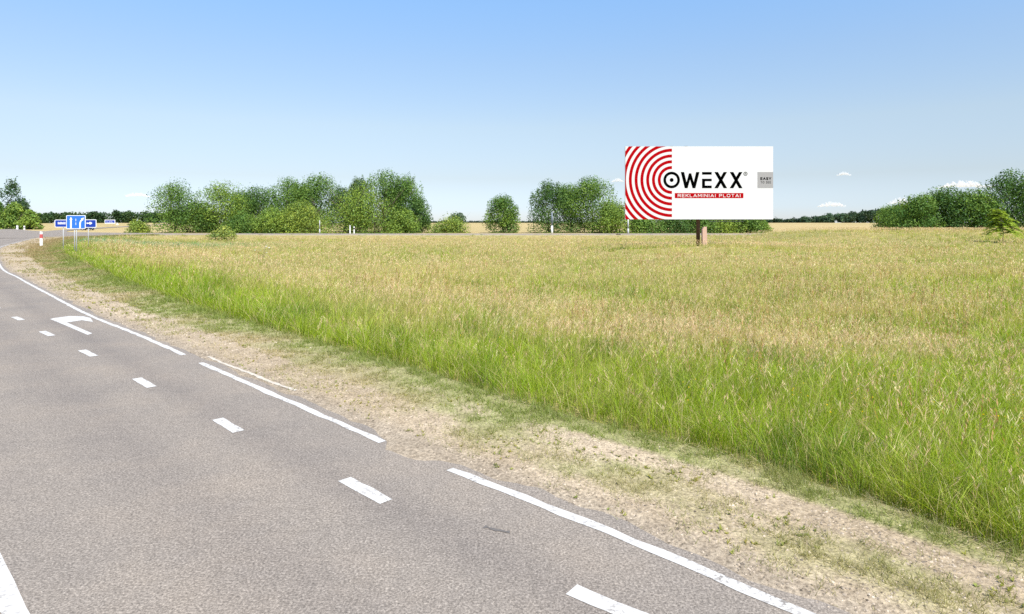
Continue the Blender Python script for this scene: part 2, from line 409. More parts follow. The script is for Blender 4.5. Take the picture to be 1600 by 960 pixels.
# lane dashes: (start corner, end corner) centre points of each end
def dash(pa, pb, w):
    a, b = at(*pa), at(*pb); t = (b - a) / np.linalg.norm(b - a); n = np.array((-t[1], t[0])) * w / 2
    k = 7; top = [a + (b - a) * i / k for i in range(k + 1)]
    V = []; 
    for i, p in enumerate(top):
        for sgn in (1, -1):
            q = p + sgn * (n + rng.normal(0, 0.004, 2)); V.append((q[0], q[1], 0.004 + float(ramp_z(q[1]))))
    F = [(2 * i, 2 * i + 1, 2 * i + 3, 2 * i + 2) for i in range(k)]
    obj('lane_dash', V, F, M['marking'], road)
for pa, pb in (((893, 922), (1050, 988)), ((538, 749), (604, 784.5)), ((340, 655), (373, 675)), ((214, 591.5), (237, 605.5)), ((128, 547.5), (147, 557)),
               ((66, 518), (81, 525)), ((22, 495.5), (34, 500.5)), ((-12, 478), (-3, 482))):
    dash(pa, pb, 0.155)
# turn arrow
AR = [(78, 499), (84, 497.5), (108, 494.3), (130, 494.6), (141, 497.0), (145.5, 503.5), (128, 500.8), (104.5, 504.3), (144.4, 521.4), (137, 523.8), (88, 503.0)]
V = [(*at(*p), 0.004) for p in AR]
obj('turn_arrow', V, [(0, 1, 10), (1, 2, 7, 10), (2, 3, 6, 7), (3, 4, 5, 6), (7, 8, 9, 10)], M['marking'], road)
# short dark scar in the surface
P = spline([at(757, 823), at(770, 826), at(783, 830), at(797, 831)], 0.05)
V, F = strip(P, -0.02, 0.006, 0.004, 0.010); obj('tar_scar', V, F, M['tar'], road)

# main road beyond the meadow
Cm = spline([(420, 159), (100, 157.6), (-60, 158.6), (-95, 165), (-125, 181), (-150, 201), (-178, 228), (-230, 285), (-300, 370)], 4.0)
V = []; C = []
lat2 = (-4.6, -4.2, -2, 0, 2, 4.2, 4.6)
def main_z(p): return 0.10 + float(3.4 * ss(p[1], 190, 520))
for d, dz in zip(lat2, (-0.25, 0, 0, 0, 0, 0, -0.25)):
    for p in left_of(Cm, d): V.append((p[0], p[1], main_z(p) + dz + 0.15)); C.append((0.3, 0, 0))
m_ = len(Cm); F = [(i * m_ + j, i * m_ + j + 1, (i + 1) * m_ + j + 1, (i + 1) * m_ + j) for i in range(len(lat2) - 1) for j in range(m_ - 1)]
mroad = obj('main_road', V, F, M['asphalt'], col=np.array(C)); tag(mroad, 'grey main road crossing behind the meadow', kind='structure')
for d in (-3.7, 3.7):
    P = left_of(Cm, d); a_ = left_of(Cm, d - 0.1); b_ = left_of(Cm, d + 0.1)
    V = [(*p, main_z(p) + 0.156) for p in np.concatenate([a_, b_])]
    obj('edge_line', V, [(i, i + 1, m_ + i + 1, m_ + i) for i in range(m_ - 1)], M['marking'], mroad)
AP = [(-87.5, 117), (-90.0, 126), (-90.0, 136), (-85.5, 147.5), (-73, 153.2), (-60, 154.6), (-60, 161), (-100, 170), (-150, 208), (-196, 252), (-262, 262), (-190, 200), (-140, 150), (-112, 117)]
V = [(x, y, 0.10 + float(3.4 * ss(y, 190, 520))) for x, y in AP] 
ap = obj('junction', V, [tuple(range(len(AP)))[::-1]], M['asphalt'], col=np.full((len(AP), 3), 0.2)); tag(ap, 'wide grey road junction at the far left', kind='structure')
Cs = spline([(-140, 196), (-165, 235), (-190, 300), (-215, 400)], 5.0)
V = [(*p, float(ground_z(p[0], p[1])) + 0.12) for d in (-3, 3) for p in left_of(Cs, d)]; m_ = len(Cs)
side = obj('side_road', V, [(j, j + 1, m_ + j + 1, m_ + j) for j in range(m_ - 1)], M['asphalt'], col=np.full((len(V), 3), 0.2)); tag(side, 'narrow road leading away across the dry field', kind='structure')

# ------------------------------------------------------------------ verge
tE = tangents(EV); nE = np.stack([tE[:, 1], -tE[:, 0]], 1)      # to the right of the line, towards the meadow
W = np.zeros(len(EV))
for i in range(len(EV)):
    r = G - EV[i]; along = r @ tE[i]; across = r @ nE[i]
    ok = (across > 0.3) & (across < 30); k = np.where(ok, np.abs(along), 1e9).argmin(); W[i] = across[k]
W = np.convolve(np.pad(W, 6, mode='edge'), np.ones(13) / 13, 'valid')
sE = np.concatenate([[0], np.cumsum(np.linalg.norm(np.diff(EV, axis=0), axis=1))])
def vp(i, t): return EV[i] + nE[i] * (W[i] * t)[..., None]
gapC = EV[(np.abs(EV[:, 0] - at(640, 711)[0]) + np.abs(EV[:, 1] - at(640, 711)[1])).argmin()]
def edge_off(p):
    """how far the gravel has crept over the edge of the asphalt"""
    g = np.exp(-(((p[:, 0] - gapC[0]) ** 2 + (p[:, 1] - gapC[1]) ** 2) / 0.62 ** 2))
    return 0.20 + 0.22 * (fnoise(p[:, 0], p[:, 1], 0.5, 2) - 0.5) - (0.36 + 0.3 * (fnoise(p[:, 0], p[:, 1], 0.3, 4) - 0.5)) * g
def veg(x, y, t, d):
    """share of ground covered by short grass on the verge, 0..1"""
    n1 = fnoise(x, y, 0.9, 11); n2 = fnoise(x, y, 2.6, 21)
    nearv = 0.62 * ss(t, 0.18, 0.36) * (1 - ss(t, 0.52, 0.64)) + 1.0 * ss(t, 0.72, 0.82)
    farv = 0.16 * ss(t, 0.1, 0.3) + 1.05 * ss(t, 0.40, 0.54)
    k = ss(y, 6.5, 12); b = nearv * (1 - k) + farv * k
    return np.clip(b + (n1 - 0.5) * 1.3 + (n2 - 0.5) * 0.7, 0, 1) * ss(d, 0.18, 0.5)
def cover_col(x, y, t):
    """green or dried colour of the short grass"""
    n = fnoise(x, y, 1.7, 31); k = ss(y, 28, 60)
    g = np.clip(0.28 + 0.35 * (1 - ss(y, 8, 14)) + 0.30 * ss(t, 0.45, 0.7) + 0.40 * ss(t, 0.68, 0.85) + (n - 0.5) * 2.0 - 0.3 * k, 0, 1)[:, None]
    green = np.array((0.225, 0.275, 0.065)); dry = np.array((0.42, 0.355, 0.205)) * (1 - 0.0 * k[:, None]) 
    brown = np.array((0.34, 0.24, 0.13)); dry = dry * (1 - 0.6 * k[:, None]) + brown * 0.6 * k[:, None]
    return green * g + dry * (1 - g)
def verge_z(x, y, d, off, t):
    z = np.clip((d - off) * 0.14, -0.05, 0.035) + 0.018 * (fnoise(x, y, 0.35, 41) - 0.5) + 0.05 * (fnoise(x, y, 1.6, 43) - 0.5) * ss(d, 0.4, 1.0)
    return z + ramp_z(y) - 0.02 * ss(t, 0.9, 1.0)
idx = np.concatenate([np.arange(40, min(420, len(EV)), 1), np.arange(420, len(EV), 2)])
tt = np.concatenate([np.linspace(-0.22, 0.3, 15), np.linspace(0.35, 1.0, 14), [1.06, 1.12]])
# inner rows are measured in metres so that the crumbling edge is crisp
VV = []; DD = []; TT = []
for t in tt:
    dd = W[idx] * t if t > 0.3 else None
    if t <= 0.3: dd = (t / 0.3) * np.minimum(W[idx] * 0.3, 0.7)
    VV.append(EV[idx] + nE[idx] * dd[:, None]); DD.append(dd); TT.append(dd / W[idx])
VV = np.concatenate(VV); DD = np.concatenate(DD); TT = np.concatenate(TT); VX, VY = VV[:, 0], VV[:, 1]
OFF = edge_off(VV); VZ = verge_z(VX, VY, DD, OFF, TT); VZ = np.where(TT > 1.03, VZ - 0.25, VZ)
m_ = len(idx); nr = len(tt)
q = np.arange((nr - 1) * (m_ - 1)); a = (q // (m_ - 1)) * m_ + q % (m_ - 1)
T = np.concatenate([np.stack([a, a + m_, a + m_ + 1], 1), np.stack([a, a + m_ + 1, a + 1], 1)])
vg = veg(VX, VY, TT, DD)[:, None]
sn = fnoise(VX, VY, 1.2, 51)[:, None]
sand = np.array((0.315, 0.250, 0.168)) * (1 - sn) + np.array((0.47, 0.388, 0.280)) * sn
crumb = np.array((0.26, 0.222, 0.178)); kc = (1 - ss(DD, 0.25, 0.6))[:, None]
sand = sand * (1 - 0.6 * kc) + crumb * 0.6 * kc
vg = ss(vg, 0.3, 0.9); cc = sand * (1 - 0.6 * vg) + 0.85 * cover_col(VX, VY, TT) * 0.6 * vg
vrg = tri_obj('roadside_verge', np.stack([VX, VY, VZ], 1), T, M['verge'], col=cc, smooth=True)
tag(vrg, 'sandy gravel verge with short dry grass between road and meadow', kind='structure')

# remains of an older, higher edge strip showing through the verge
PW = spline([at(325, 559), at(400, 589), at(462, 613)], 0.12); V = []
for sgn in (-0.026, 0.026):
    for p in left_of(PW, np.full(len(PW), sgn) + rng.normal(0, 0.007, len(PW))):
        j = np.linalg.norm(EV - p, axis=1).argmin(); d_ = float((p - EV[j]) @ nE[j]); q = np.array([p])
        V.append((p[0], p[1], float(verge_z(q[:, 0], q[:, 1], np.array([d_]), edge_off(q), np.array([d_ / W[j]]))[0]) + 0.005))
k = len(PW); obj('worn_edge_line', V, [(i, i + 1, k + i + 1, k + i) for i in range(k - 1)], M['old_marking'], road)

# ------------------------------------------------------------------ grass
def blades(x, y, z, h, w, az, lean, laz, c0, c1, ns):
    n = len(x); V = np.zeros((n, 2 * ns + 1, 3)); C = np.zeros((n, 2 * ns + 1, 3))
    wx, wy = np.cos(az), np.sin(az); lx, ly = np.cos(laz) * lean * h, np.sin(laz) * lean * h
    for k in range(ns + 1):
        t = k / ns; px = x + lx * t ** 1.8; py = y + ly * t ** 1.8; pz = z + h * t * (1 - 0.28 * np.minimum(lean, 1.2) * t)
        cc = c0 + (c1 - c0) * t
        if k < ns:
            hw = 0.5 * w * (1 - 0.75 * t ** 1.5) if ns > 1 else 0.5 * w
            V[:, 2 * k] = np.stack([px - wx * hw, py - wy * hw, pz], 1); V[:, 2 * k + 1] = np.stack([px + wx * hw, py + wy * hw, pz], 1)
            C[:, 2 * k] = cc; C[:, 2 * k + 1] = cc
        else: V[:, 2 * k] = np.stack([px, py, pz], 1); C[:, 2 * k] = cc
    t0 = []
    for k in range(ns - 1): t0 += [(2 * k, 2 * k + 1, 2 * k + 3), (2 * k, 2 * k + 3, 2 * k + 2)]
    t0.append((2 * ns - 2, 2 * ns - 1, 2 * ns)); t0 = np.array(t0)
    Tt = (np.arange(n)[:, None, None] * (2 * ns + 1) + t0[None]).reshape(-1, 3)
    return V.reshape(-1, 3), Tt, C.reshape(-1, 3)
def diamonds(p, d, w, side, c):
    """thin lozenges from p along d, half as wide as w either side"""
    n = len(p); V = np.stack([p, p + d * 0.45 + side * w[:, None], p + d, p + d * 0.45 - side * w[:, None]], 1)
    Tt = (np.arange(n)[:, None, None] * 4 + np.array(((0, 1, 2), (0, 2, 3)))[None]).reshape(-1, 3)
    return V.reshape(-1, 3), Tt, np.repeat(c, 4, 0)
def sample(n, y0, y1, pw, spread=0.92):
    """spots over the meadow, closer together near the road where single blades show"""
    e = 1 + pw; u = rng.random(n); Y = (y0 ** e + u * (y1 ** e - y0 ** e)) ** (1 / e)
    X = rng.uniform(-spread, spread, n) * Y + rng.uniform(-1.5, 1.5, n); return X, Y
def patch(x, y):                                   # dry and green patches of the meadow
    return np.clip(0.5 + 1.45 * (fnoise(x, y, 7.5, 61) * 0.6 + fnoise(x, y, 2.2, 63) * 0.4 - 0.5), 0, 1)
def reed(x, y):                                    # blue-green sedge patch far left
    return np.exp(-(((x + 60) / 24) ** 2 + ((y - 103) / 13) ** 2) ** 2)
leafA = np.array((0.170, 0.290, 0.014)); leafB = np.array((0.360, 0.450, 0.030)); leafC = np.array((0.50, 0.455, 0.155)); sedge = np.array((0.19, 0.33, 0.17))
acc = Acc()
for (n, y0, y1, ns) in ((138000, 3.6, 16, 3), (120000, 16, 45, 2), (110000, 45, 152, 1)):
    X, Y = sample(n, y0, y1, -0.7); nt = int(n * (0.035 if y0 < 10 else 0.05)); LA = rng.normal(0.6, 1.5, n); LN = rng.uniform(0.1, 0.9, n); HT = np.ones(n); CT = np.ones(n)
    if nt:                                         # two thirds of the blades stand in tussocks and lean outwards from them
        tu = rng.integers(0, nt, n); tx, ty = X[:nt], Y[:nt]; th = rng.uniform(0.65, 1.45, nt); tc_ = rng.uniform(0.6, 1.35, nt); isT = rng.random(n) < 0.66
        isT[:nt] = True; ra = rng.uniform(0, 6.28, n); rr_ = 0.05 * np.abs(rng.normal(0, 1, n)) * np.clip(Y / 9, 1, 5)
        X = np.where(isT, tx[tu] + np.cos(ra) * rr_, X); Y = np.where(isT, ty[tu] + np.sin(ra) * rr_, Y)
        LA = np.where(isT, ra, LA); LN = np.where(isT, rng.uniform(0.15, 1.15, n), LN); HT = np.where(isT, th[tu], 0.85); CT = np.where(isT, tc_[tu], 1.0)
    D = meadow_d(X, Y); ok = D > 0.02; X, Y, D, LA, LN, HT, CT = X[ok], Y[ok], D[ok], LA[ok], LN[ok], HT[ok], CT[ok]
    pt = patch(X, Y); k = len(X); dist = np.hypot(X, Y)
    edge = 0.68 + 0.32 * ss(D, 0.0, 0.8)
    h = (0.38 + 0.30 * rng.random(k)) * (0.75 + 0.5 * fnoise(X, Y, 1.3, 65)) * edge * HT * np.where(Y > 146, 0.5, 1)
    w = np.clip(0.0055 * (dist / 9) ** 0.85, 0.0055, 0.09) * rng.uniform(0.7, 1.4, k)
    g = rng.random(k)[:, None]; dryp = np.clip((pt - 0.42) * 2.2 + 0.45 * ss(dist, 14, 80) + rng.normal(0, 0.18, k) - 0.75 * (1 - ss(D, 0.5, 5.0)) + 0.9 * (fnoise(X, Y, 26, 67) - 0.5), 0, 1)[:, None]
    c = (leafA * (1 - g) + leafB * g) * (1 - dryp) + leafC * dryp
    dk = (ss(fnoise(X, Y, 1.5, 85), 0.55, 0.68) * 0.6 * (1 - 0.7 * ss(dist, 18, 45)))[:, None]; c = c * (1 - dk) + np.array((0.085, 0.185, 0.022)) * dk   # dark pockets among the tussocks, put into the blade colour
    straw = (rng.random(k) < 0.13)[:, None]; c = np.where(straw, np.array((0.52, 0.43, 0.20)), c)
    rd = reed(X, Y)[:, None]; c = c * (1 - rd) + sedge * rd * rng.uniform(0.8, 1.25, k)[:, None]
    c = c * (CT * rng.uniform(0.75, 1.25, k))[:, None]
    acc.add(*blades(X, Y, ground_z(X, Y, D) - 0.02, h, w, rng.uniform(0, np.pi, k), LN, LA, c * 0.95, c * 1.1, ns))
GI = np.concatenate([[0], np.cumsum(np.linalg.norm(np.diff(G, axis=0), axis=1))]); wG = np.where((G[:, 1] > 2.5) & (G[:, 1] < 70), np.maximum(G[:, 1], 3) ** -0.9, 0); wG /= wG.sum()
n = 15000; i = rng.choice(len(G), n, p=wG); tG = tangents(G)[i]; nG = np.stack([tG[:, 1], -tG[:, 0]], 1)       # the dense front of the meadow
q_ = rng.random(n) ** 1.3 * 0.9; P_ = G[i] + nG * q_[:, None] + tG * rng.uniform(-0.25, 0.25, n)[:, None]; X, Y = P_[:, 0], P_[:, 1]; D = meadow_d(X, Y)
ok = D > 0.0; X, Y, D = X[ok], Y[ok], D[ok]; k = len(X); g = rng.random(k)[:, None]; dist = np.hypot(X, Y)
c = (leafA * (1 - g) + leafB * g) * (rng.uniform(0.6, 1.2, k) * (0.6 + 0.8 * fnoise(X, Y, 0.5, 87)))[:, None]; c = np.where((rng.random(k) < 0.17)[:, None], np.array((0.55, 0.47, 0.24)), c)
h = rng.uniform(0.30, 0.62, k) * (0.6 + 0.8 * fnoise(X, Y, 0.7, 89))
acc.add(*blades(X, Y, ground_z(X, Y, D) - 0.02, h, np.clip(0.0055 * (dist / 9) ** 0.85, 0.0055, 0.05) * rng.uniform(0.7, 1.4, k), rng.uniform(0, np.pi, k), rng.uniform(0.1, 1.1, k), rng.uniform(0, 6.28, k), c * 0.95, c * 1.1, 3))
gr = tri_obj('tall_grass', *acc.out()[:2], M['grass'], col=acc.out()[2])
tag(gr, 'tall green meadow grass filling the field beside the road', 'grass', kind='stuff')

tanA = np.array((0.68, 0.51, 0.30)); tanB = np.array((0.64, 0.43, 0.29)); tanC = np.array((0.74, 0.63, 0.38)); stemc = np.array((0.38, 0.37, 0.10))
acc = Acc()
for (n, y0, y1, ns, K, pw) in ((30000, 3.8, 15, 2, 10, -0.5), (32000, 15, 42, 2, 6, -0.4), (80000, 42, 151, 1, 3, -0.3)):
    X, Y = sample(n, y0, y1, pw); D = meadow_d(X, Y); pt = patch(X, Y)
    ok = (D > 0.12) & (rng.random(n) < np.clip(0.12 + 0.88 * ss(D, 0.9, 5.5), 0, 1) * np.clip(0.42 + (pt - 0.35) * 2.6, 0.15, 1) * (1 - 0.85 * reed(X, Y))) & (Y < 149)
    X, Y, D, pt = X[ok], Y[ok], D[ok], pt[ok]; k = len(X); dist = np.hypot(X, Y)
    h = (0.62 + 0.30 * rng.random(k)) * (0.6 + 0.4 * ss(D, 0, 1.5)) * (0.85 + 0.3 * fnoise(X, Y, 2.0, 71)); Z = ground_z(X, Y, D)
    sc = np.clip((dist / 11) ** 0.8, 1, 7); lean = rng.uniform(0.05, 0.5, k); laz = rng.normal(0.4, 1.3, k)
    mixv = rng.random(k)[:, None]; m2 = (rng.random(k) < 0.3)[:, None]
    hc = (tanA * (1 - mixv) + tanB * mixv) * ~m2 + tanC * m2; hc = hc * rng.uniform(0.8, 1.2, k)[:, None]
    acc.add(*blades(X, Y, Z, h, 0.0035 * sc, rng.uniform(0, np.pi, k), lean, laz, np.repeat(stemc[None], k, 0), hc, ns))
    hl = rng.uniform(0.11, 0.24, k)                # length of the flower head
    for j in range(K):
        f = (j + 0.5) / K; t = 1 - (hl / h) * (1 - f)
        px = X + np.cos(laz) * lean * h * t ** 1.8; py = Y + np.sin(laz) * lean * h * t ** 1.8; pz = Z + h * t * (1 - 0.28 * lean * t)
        aa = rng.uniform(0, 2 * np.pi, k); ll = hl * (0.45 if K > 3 else 0.75) * (1.15 - 0.6 * f) * rng.uniform(0.7, 1.3, k)
        sp = rng.uniform(0.25, 0.75, k)
        d = np.stack([np.cos(aa) * sp + np.cos(laz) * lean, np.sin(aa) * sp + np.sin(laz) * lean, rng.uniform(0.5, 1.0, k)], 1) * ll[:, None]
        b = rng.uniform(0, np.pi, k); side = np.stack([np.cos(b), np.sin(b), 0 * b], 1)
        acc.add(*diamonds(np.stack([px, py, pz], 1), d, 0.0030 * sc * rng.uniform(0.7, 1.4, k) * (1.0 if K > 3 else 1.5), side, hc * rng.uniform(0.85, 1.15, k)[:, None]))
sh = tri_obj('seed_heads', *acc.out()[:2], M['grass'], col=acc.out()[2])
tag(sh, 'tan feathery seed heads standing above the green meadow grass', 'grass', kind='stuff')

# scattered rust-brown docks and tall stems that break up the even meadow
acc = Acc(); X, Y = sample(5200, 5, 70, -0.35); D = meadow_d(X, Y); ok = (D > 1.2) & (fnoise(X, Y, 4.5, 83) > 0.56); X, Y, D = X[ok], Y[ok], D[ok]; k = len(X); dist = np.hypot(X, Y)
Z = ground_z(X, Y, D); h = rng.uniform(0.7, 1.08, k); sc = np.clip((dist / 11) ** 0.8, 1, 5); laz = rng.uniform(0, 6.28, k); lean = rng.uniform(0, 0.35, k)
cd = np.array((0.38, 0.22, 0.11)) * rng.uniform(0.7, 1.4, k)[:, None] + np.array((0.06, 0.09, 0.0)) * rng.random(k)[:, None]
acc.add(*blades(X, Y, Z, h, 0.005 * sc, rng.uniform(0, np.pi, k), lean, laz, np.repeat(stemc[None] * 0.7, k, 0), cd, 2))
for j in range(7):
    t = 0.55 + 0.43 * j / 6; p = np.stack([X + np.cos(laz) * lean * h * t ** 1.8, Y + np.sin(laz) * lean * h * t ** 1.8, Z + h * t * (1 - 0.28 * lean * t)], 1); a_ = rng.uniform(0, 6.28, k)
    d = np.stack([np.cos(a_) * 0.35, np.sin(a_) * 0.35, 0.9 + 0 * a_], 1) * (rng.uniform(0.05, 0.10, k))[:, None]
    acc.add(*diamonds(p, d, 0.008 * sc, np.stack([-np.sin(a_), np.cos(a_), 0 * a_], 1), cd))
tag(tri_obj('meadow_weeds', *acc.out()[:2], M['grass'], col=acc.out()[2]), 'brownish seeding weeds scattered in clumps through the meadow', 'weeds', kind='stuff')

# yellow meadow flowers near the road
acc = Acc(); X, Y = sample(1500, 4.5, 22, -0.5); D = meadow_d(X, Y); ok = (D > 0.3) & (D < 9) & (X > -1.5) & (fnoise(X, Y, 1.8, 81) > 0.5); X, Y, D = X[ok], Y[ok], D[ok]; k = len(X)
Z = ground_z(X, Y, D); h = rng.uniform(0.3, 0.62, k); cst = np.repeat(leafB[None], k, 0)
acc.add(*blades(X, Y, Z, h, np.full(k, 0.004), rng.uniform(0, 3, k), np.zeros(k), np.zeros(k), cst, cst, 2))
for j in range(3):
    a_ = rng.uniform(0, 6.28, k); p = np.stack([X, Y, Z + h * 0.98], 1); d = np.stack([np.cos(a_), np.sin(a_), 0.5 + 0 * a_], 1) * 0.024
    acc.add(*diamonds(p - d * 0.5, d, np.full(k, 0.009), np.stack([-np.sin(a_), np.cos(a_), 0 * a_], 1), np.repeat(np.array([[0.75, 0.55, 0.02]]), k, 0)))
tag(tri_obj('yellow_flowers', *acc.out()[:2], M['grass'], col=acc.out()[2]), 'small yellow flowers scattered in the green grass at right', 'flowers', kind='stuff')

# short grass, straw and stones of the verge
def verge_pick(n, pw, ymax):
    wts = np.where((sE > 0) & (EV[:, 1] > 2.0) & (EV[:, 1] < ymax), np.maximum(EV[:, 1], 3.0) ** pw * W, 0) * np.gradient(sE); wts /= wts.sum()
    i = rng.choice(len(EV), n, p=wts); t = rng.random(n); p = vp(i, t) + tE[i] * rng.uniform(-0.3, 0.3, n)[:, None]
    return p[:, 0], p[:, 1], t, t * W[i]
x, y, t, d = verge_pick(330000, -1.15, 150)
vv = veg(x, y, t, d); tuft = ss(fnoise(x, y, 0.22, 91), 0.46, 0.58)
ok = (rng.random(len(x)) < vv * (0.12 + 0.88 * tuft)) & (d > 0.22); x, y, t, d = x[ok], y[ok], t[ok], d[ok]; k = len(x)
c = cover_col(x, y, t) * rng.uniform(0.7, 1.3, k)[:, None]; dist = np.hypot(x, y)
h = rng.uniform(0.03, 0.085, k) * (1 + 1.1 * ss(t, 0.75, 1.0)) * (0.7 + 0.6 * fnoise(x, y, 0.7, 93)) * (1 + dist / 60)
zz = verge_z(x, y, d, edge_off(np.stack([x, y], 1)), t)
V_, T_, C_ = blades(x, y, zz - 0.004, h, 0.0058 * np.clip(dist / 7, 1, 9) * rng.uniform(0.7, 1.3, k), rng.uniform(0, np.pi, k), rng.uniform(0.2, 1.3, k), rng.uniform(0, 6.28, k), c, c, 1)
tag(tri_obj('short_grass', V_, T_, M['grass'], col=C_), 'short dry and green grass tufts on the verge', 'grass', kind='stuff')
x, y, t, d = verge_pick(5200, -1.4, 30)           # low broad-leaved weeds
ok = (rng.random(len(x)) < ss(fnoise(x, y, 0.55, 97), 0.50, 0.72)) & (d > 0.3) & (t < 0.8); x, y, t, d = x[ok], y[ok], t[ok], d[ok]; acc = Acc(); k = len(x)
zz = verge_z(x, y, d, edge_off(np.stack([x, y], 1)), t); cw = np.array((0.22, 0.27, 0.06)) * rng.uniform(0.7, 1.3, k)[:, None] + np.array((0.10, 0.02, 0.0)) * rng.random(k)[:, None]
for j in range(7):
    a_ = rng.uniform(0, 6.28, k); dv = np.stack([np.cos(a_), np.sin(a_), rng.uniform(0.25, 1.1, k)], 1) * (rng.uniform(0.012, 0.042, k) * np.clip(np.hypot(x, y) / 12, 1, 2))[:, None]
    acc.add(*diamonds(np.stack([x, y, zz], 1), dv, np.full(k, 0.006) * np.clip(np.hypot(x, y) / 12, 1, 2), np.stack([-np.sin(a_), np.cos(a_), 0 * a_], 1), cw))
tag(tri_obj('verge_weeds', *acc.out()[:2], M['grass'], col=acc.out()[2]), 'low green broad-leaved weeds dotted over the gravel verge', 'weeds', kind='stuff')
x, y, t, d = verge_pick(46000, -1.1, 120)
st = np.maximum(ss(fnoise(x, y, 1.1, 95), 0.52, 0.66), ss(y, 34, 48) * ss(t, 0.35, 0.5) * ss(fnoise(x, y * 0.6, 3.5, 99), 0.42, 0.55)) * np.where(y > 9, ss(t, 0.1, 0.3), ss(t, 0.8, 0.9)); ok = rng.random(len(x)) < st; x, y, t, d = x[ok], y[ok], t[ok], d[ok]; k = len(x)
a_ = rng.uniform(0, 6.28, k); zz = verge_z(x, y, d, edge_off(np.stack([x, y], 1)), t) + rng.uniform(0.004, 0.05, k) * ss(t, 0.6, 1); dist = np.hypot(x, y)
dv = np.stack([np.cos(a_), np.sin(a_), rng.normal(0, 0.15, k)], 1) * rng.uniform(0.06, 0.22, k)[:, None]
V_, T_, C_ = diamonds(np.stack([x, y, zz], 1), dv, 0.0022 * np.clip(dist / 6, 1, 8), np.stack([-np.sin(a_), np.cos(a_), 0 * a_], 1), np.array((0.56, 0.49, 0.31)) * rng.uniform(0.75, 1.15, k)[:, None])
tag(tri_obj('mown_straw', V_, T_, M['grass'], col=C_), 'pale mown straw lying along the edge of the tall grass', 'straw', kind='stuff')
x, y, t, d = verge_pick(46000, -1.7, 40)
ok = (d > 0.16) & (rng.random(len(x)) < np.where(t < 0.72, 0.9, 0.25)) & (rng.random(len(x)) > 0.8 * veg(x, y, t, d)); x, y, t, d = x[ok], y[ok], t[ok], d[ok]; k = len(x)
r = 0.004 + 0.011 * rng.random(k) ** 3; r *= np.clip(np.hypot(x, y) / 9, 1, 2.5)
zz = verge_z(x, y, d, edge_off(np.stack([x, y], 1)), t)
ang = rng.uniform(0, 6.28, k)[:, None] + np.array((0, 1.2, 2.6, 3.7, 5.1))[None]; rr = r[:, None] * rng.uniform(0.7, 1.3, (k, 5))
ring = np.stack([x[:, None] + np.cos(ang) * rr, y[:, None] + np.sin(ang) * rr, np.repeat(zz[:, None], 5, 1) - 0.001], 2)
apx = np.stack([x + rng.normal(0, 0.2, k) * r, y + rng.normal(0, 0.2, k) * r, zz + r * rng.uniform(0.5, 0.9, k)], 1)[:, None]
V_ = np.concatenate([ring, apx], 1); t0 = np.array([(q, (q + 1) % 5, 5) for q in range(5)])
T_ = (np.arange(k)[:, None, None] * 6 + t0[None]).reshape(-1, 3)
cst = np.array((0.40, 0.34, 0.27)) * rng.uniform(0.30, 1.35, k)[:, None]
tag(tri_obj('gravel', V_.reshape(-1, 3), T_, M['gravel'], col=np.repeat(cst, 6, 0)), 'loose gravel stones along the crumbling road edge', 'gravel', kind='stuff')

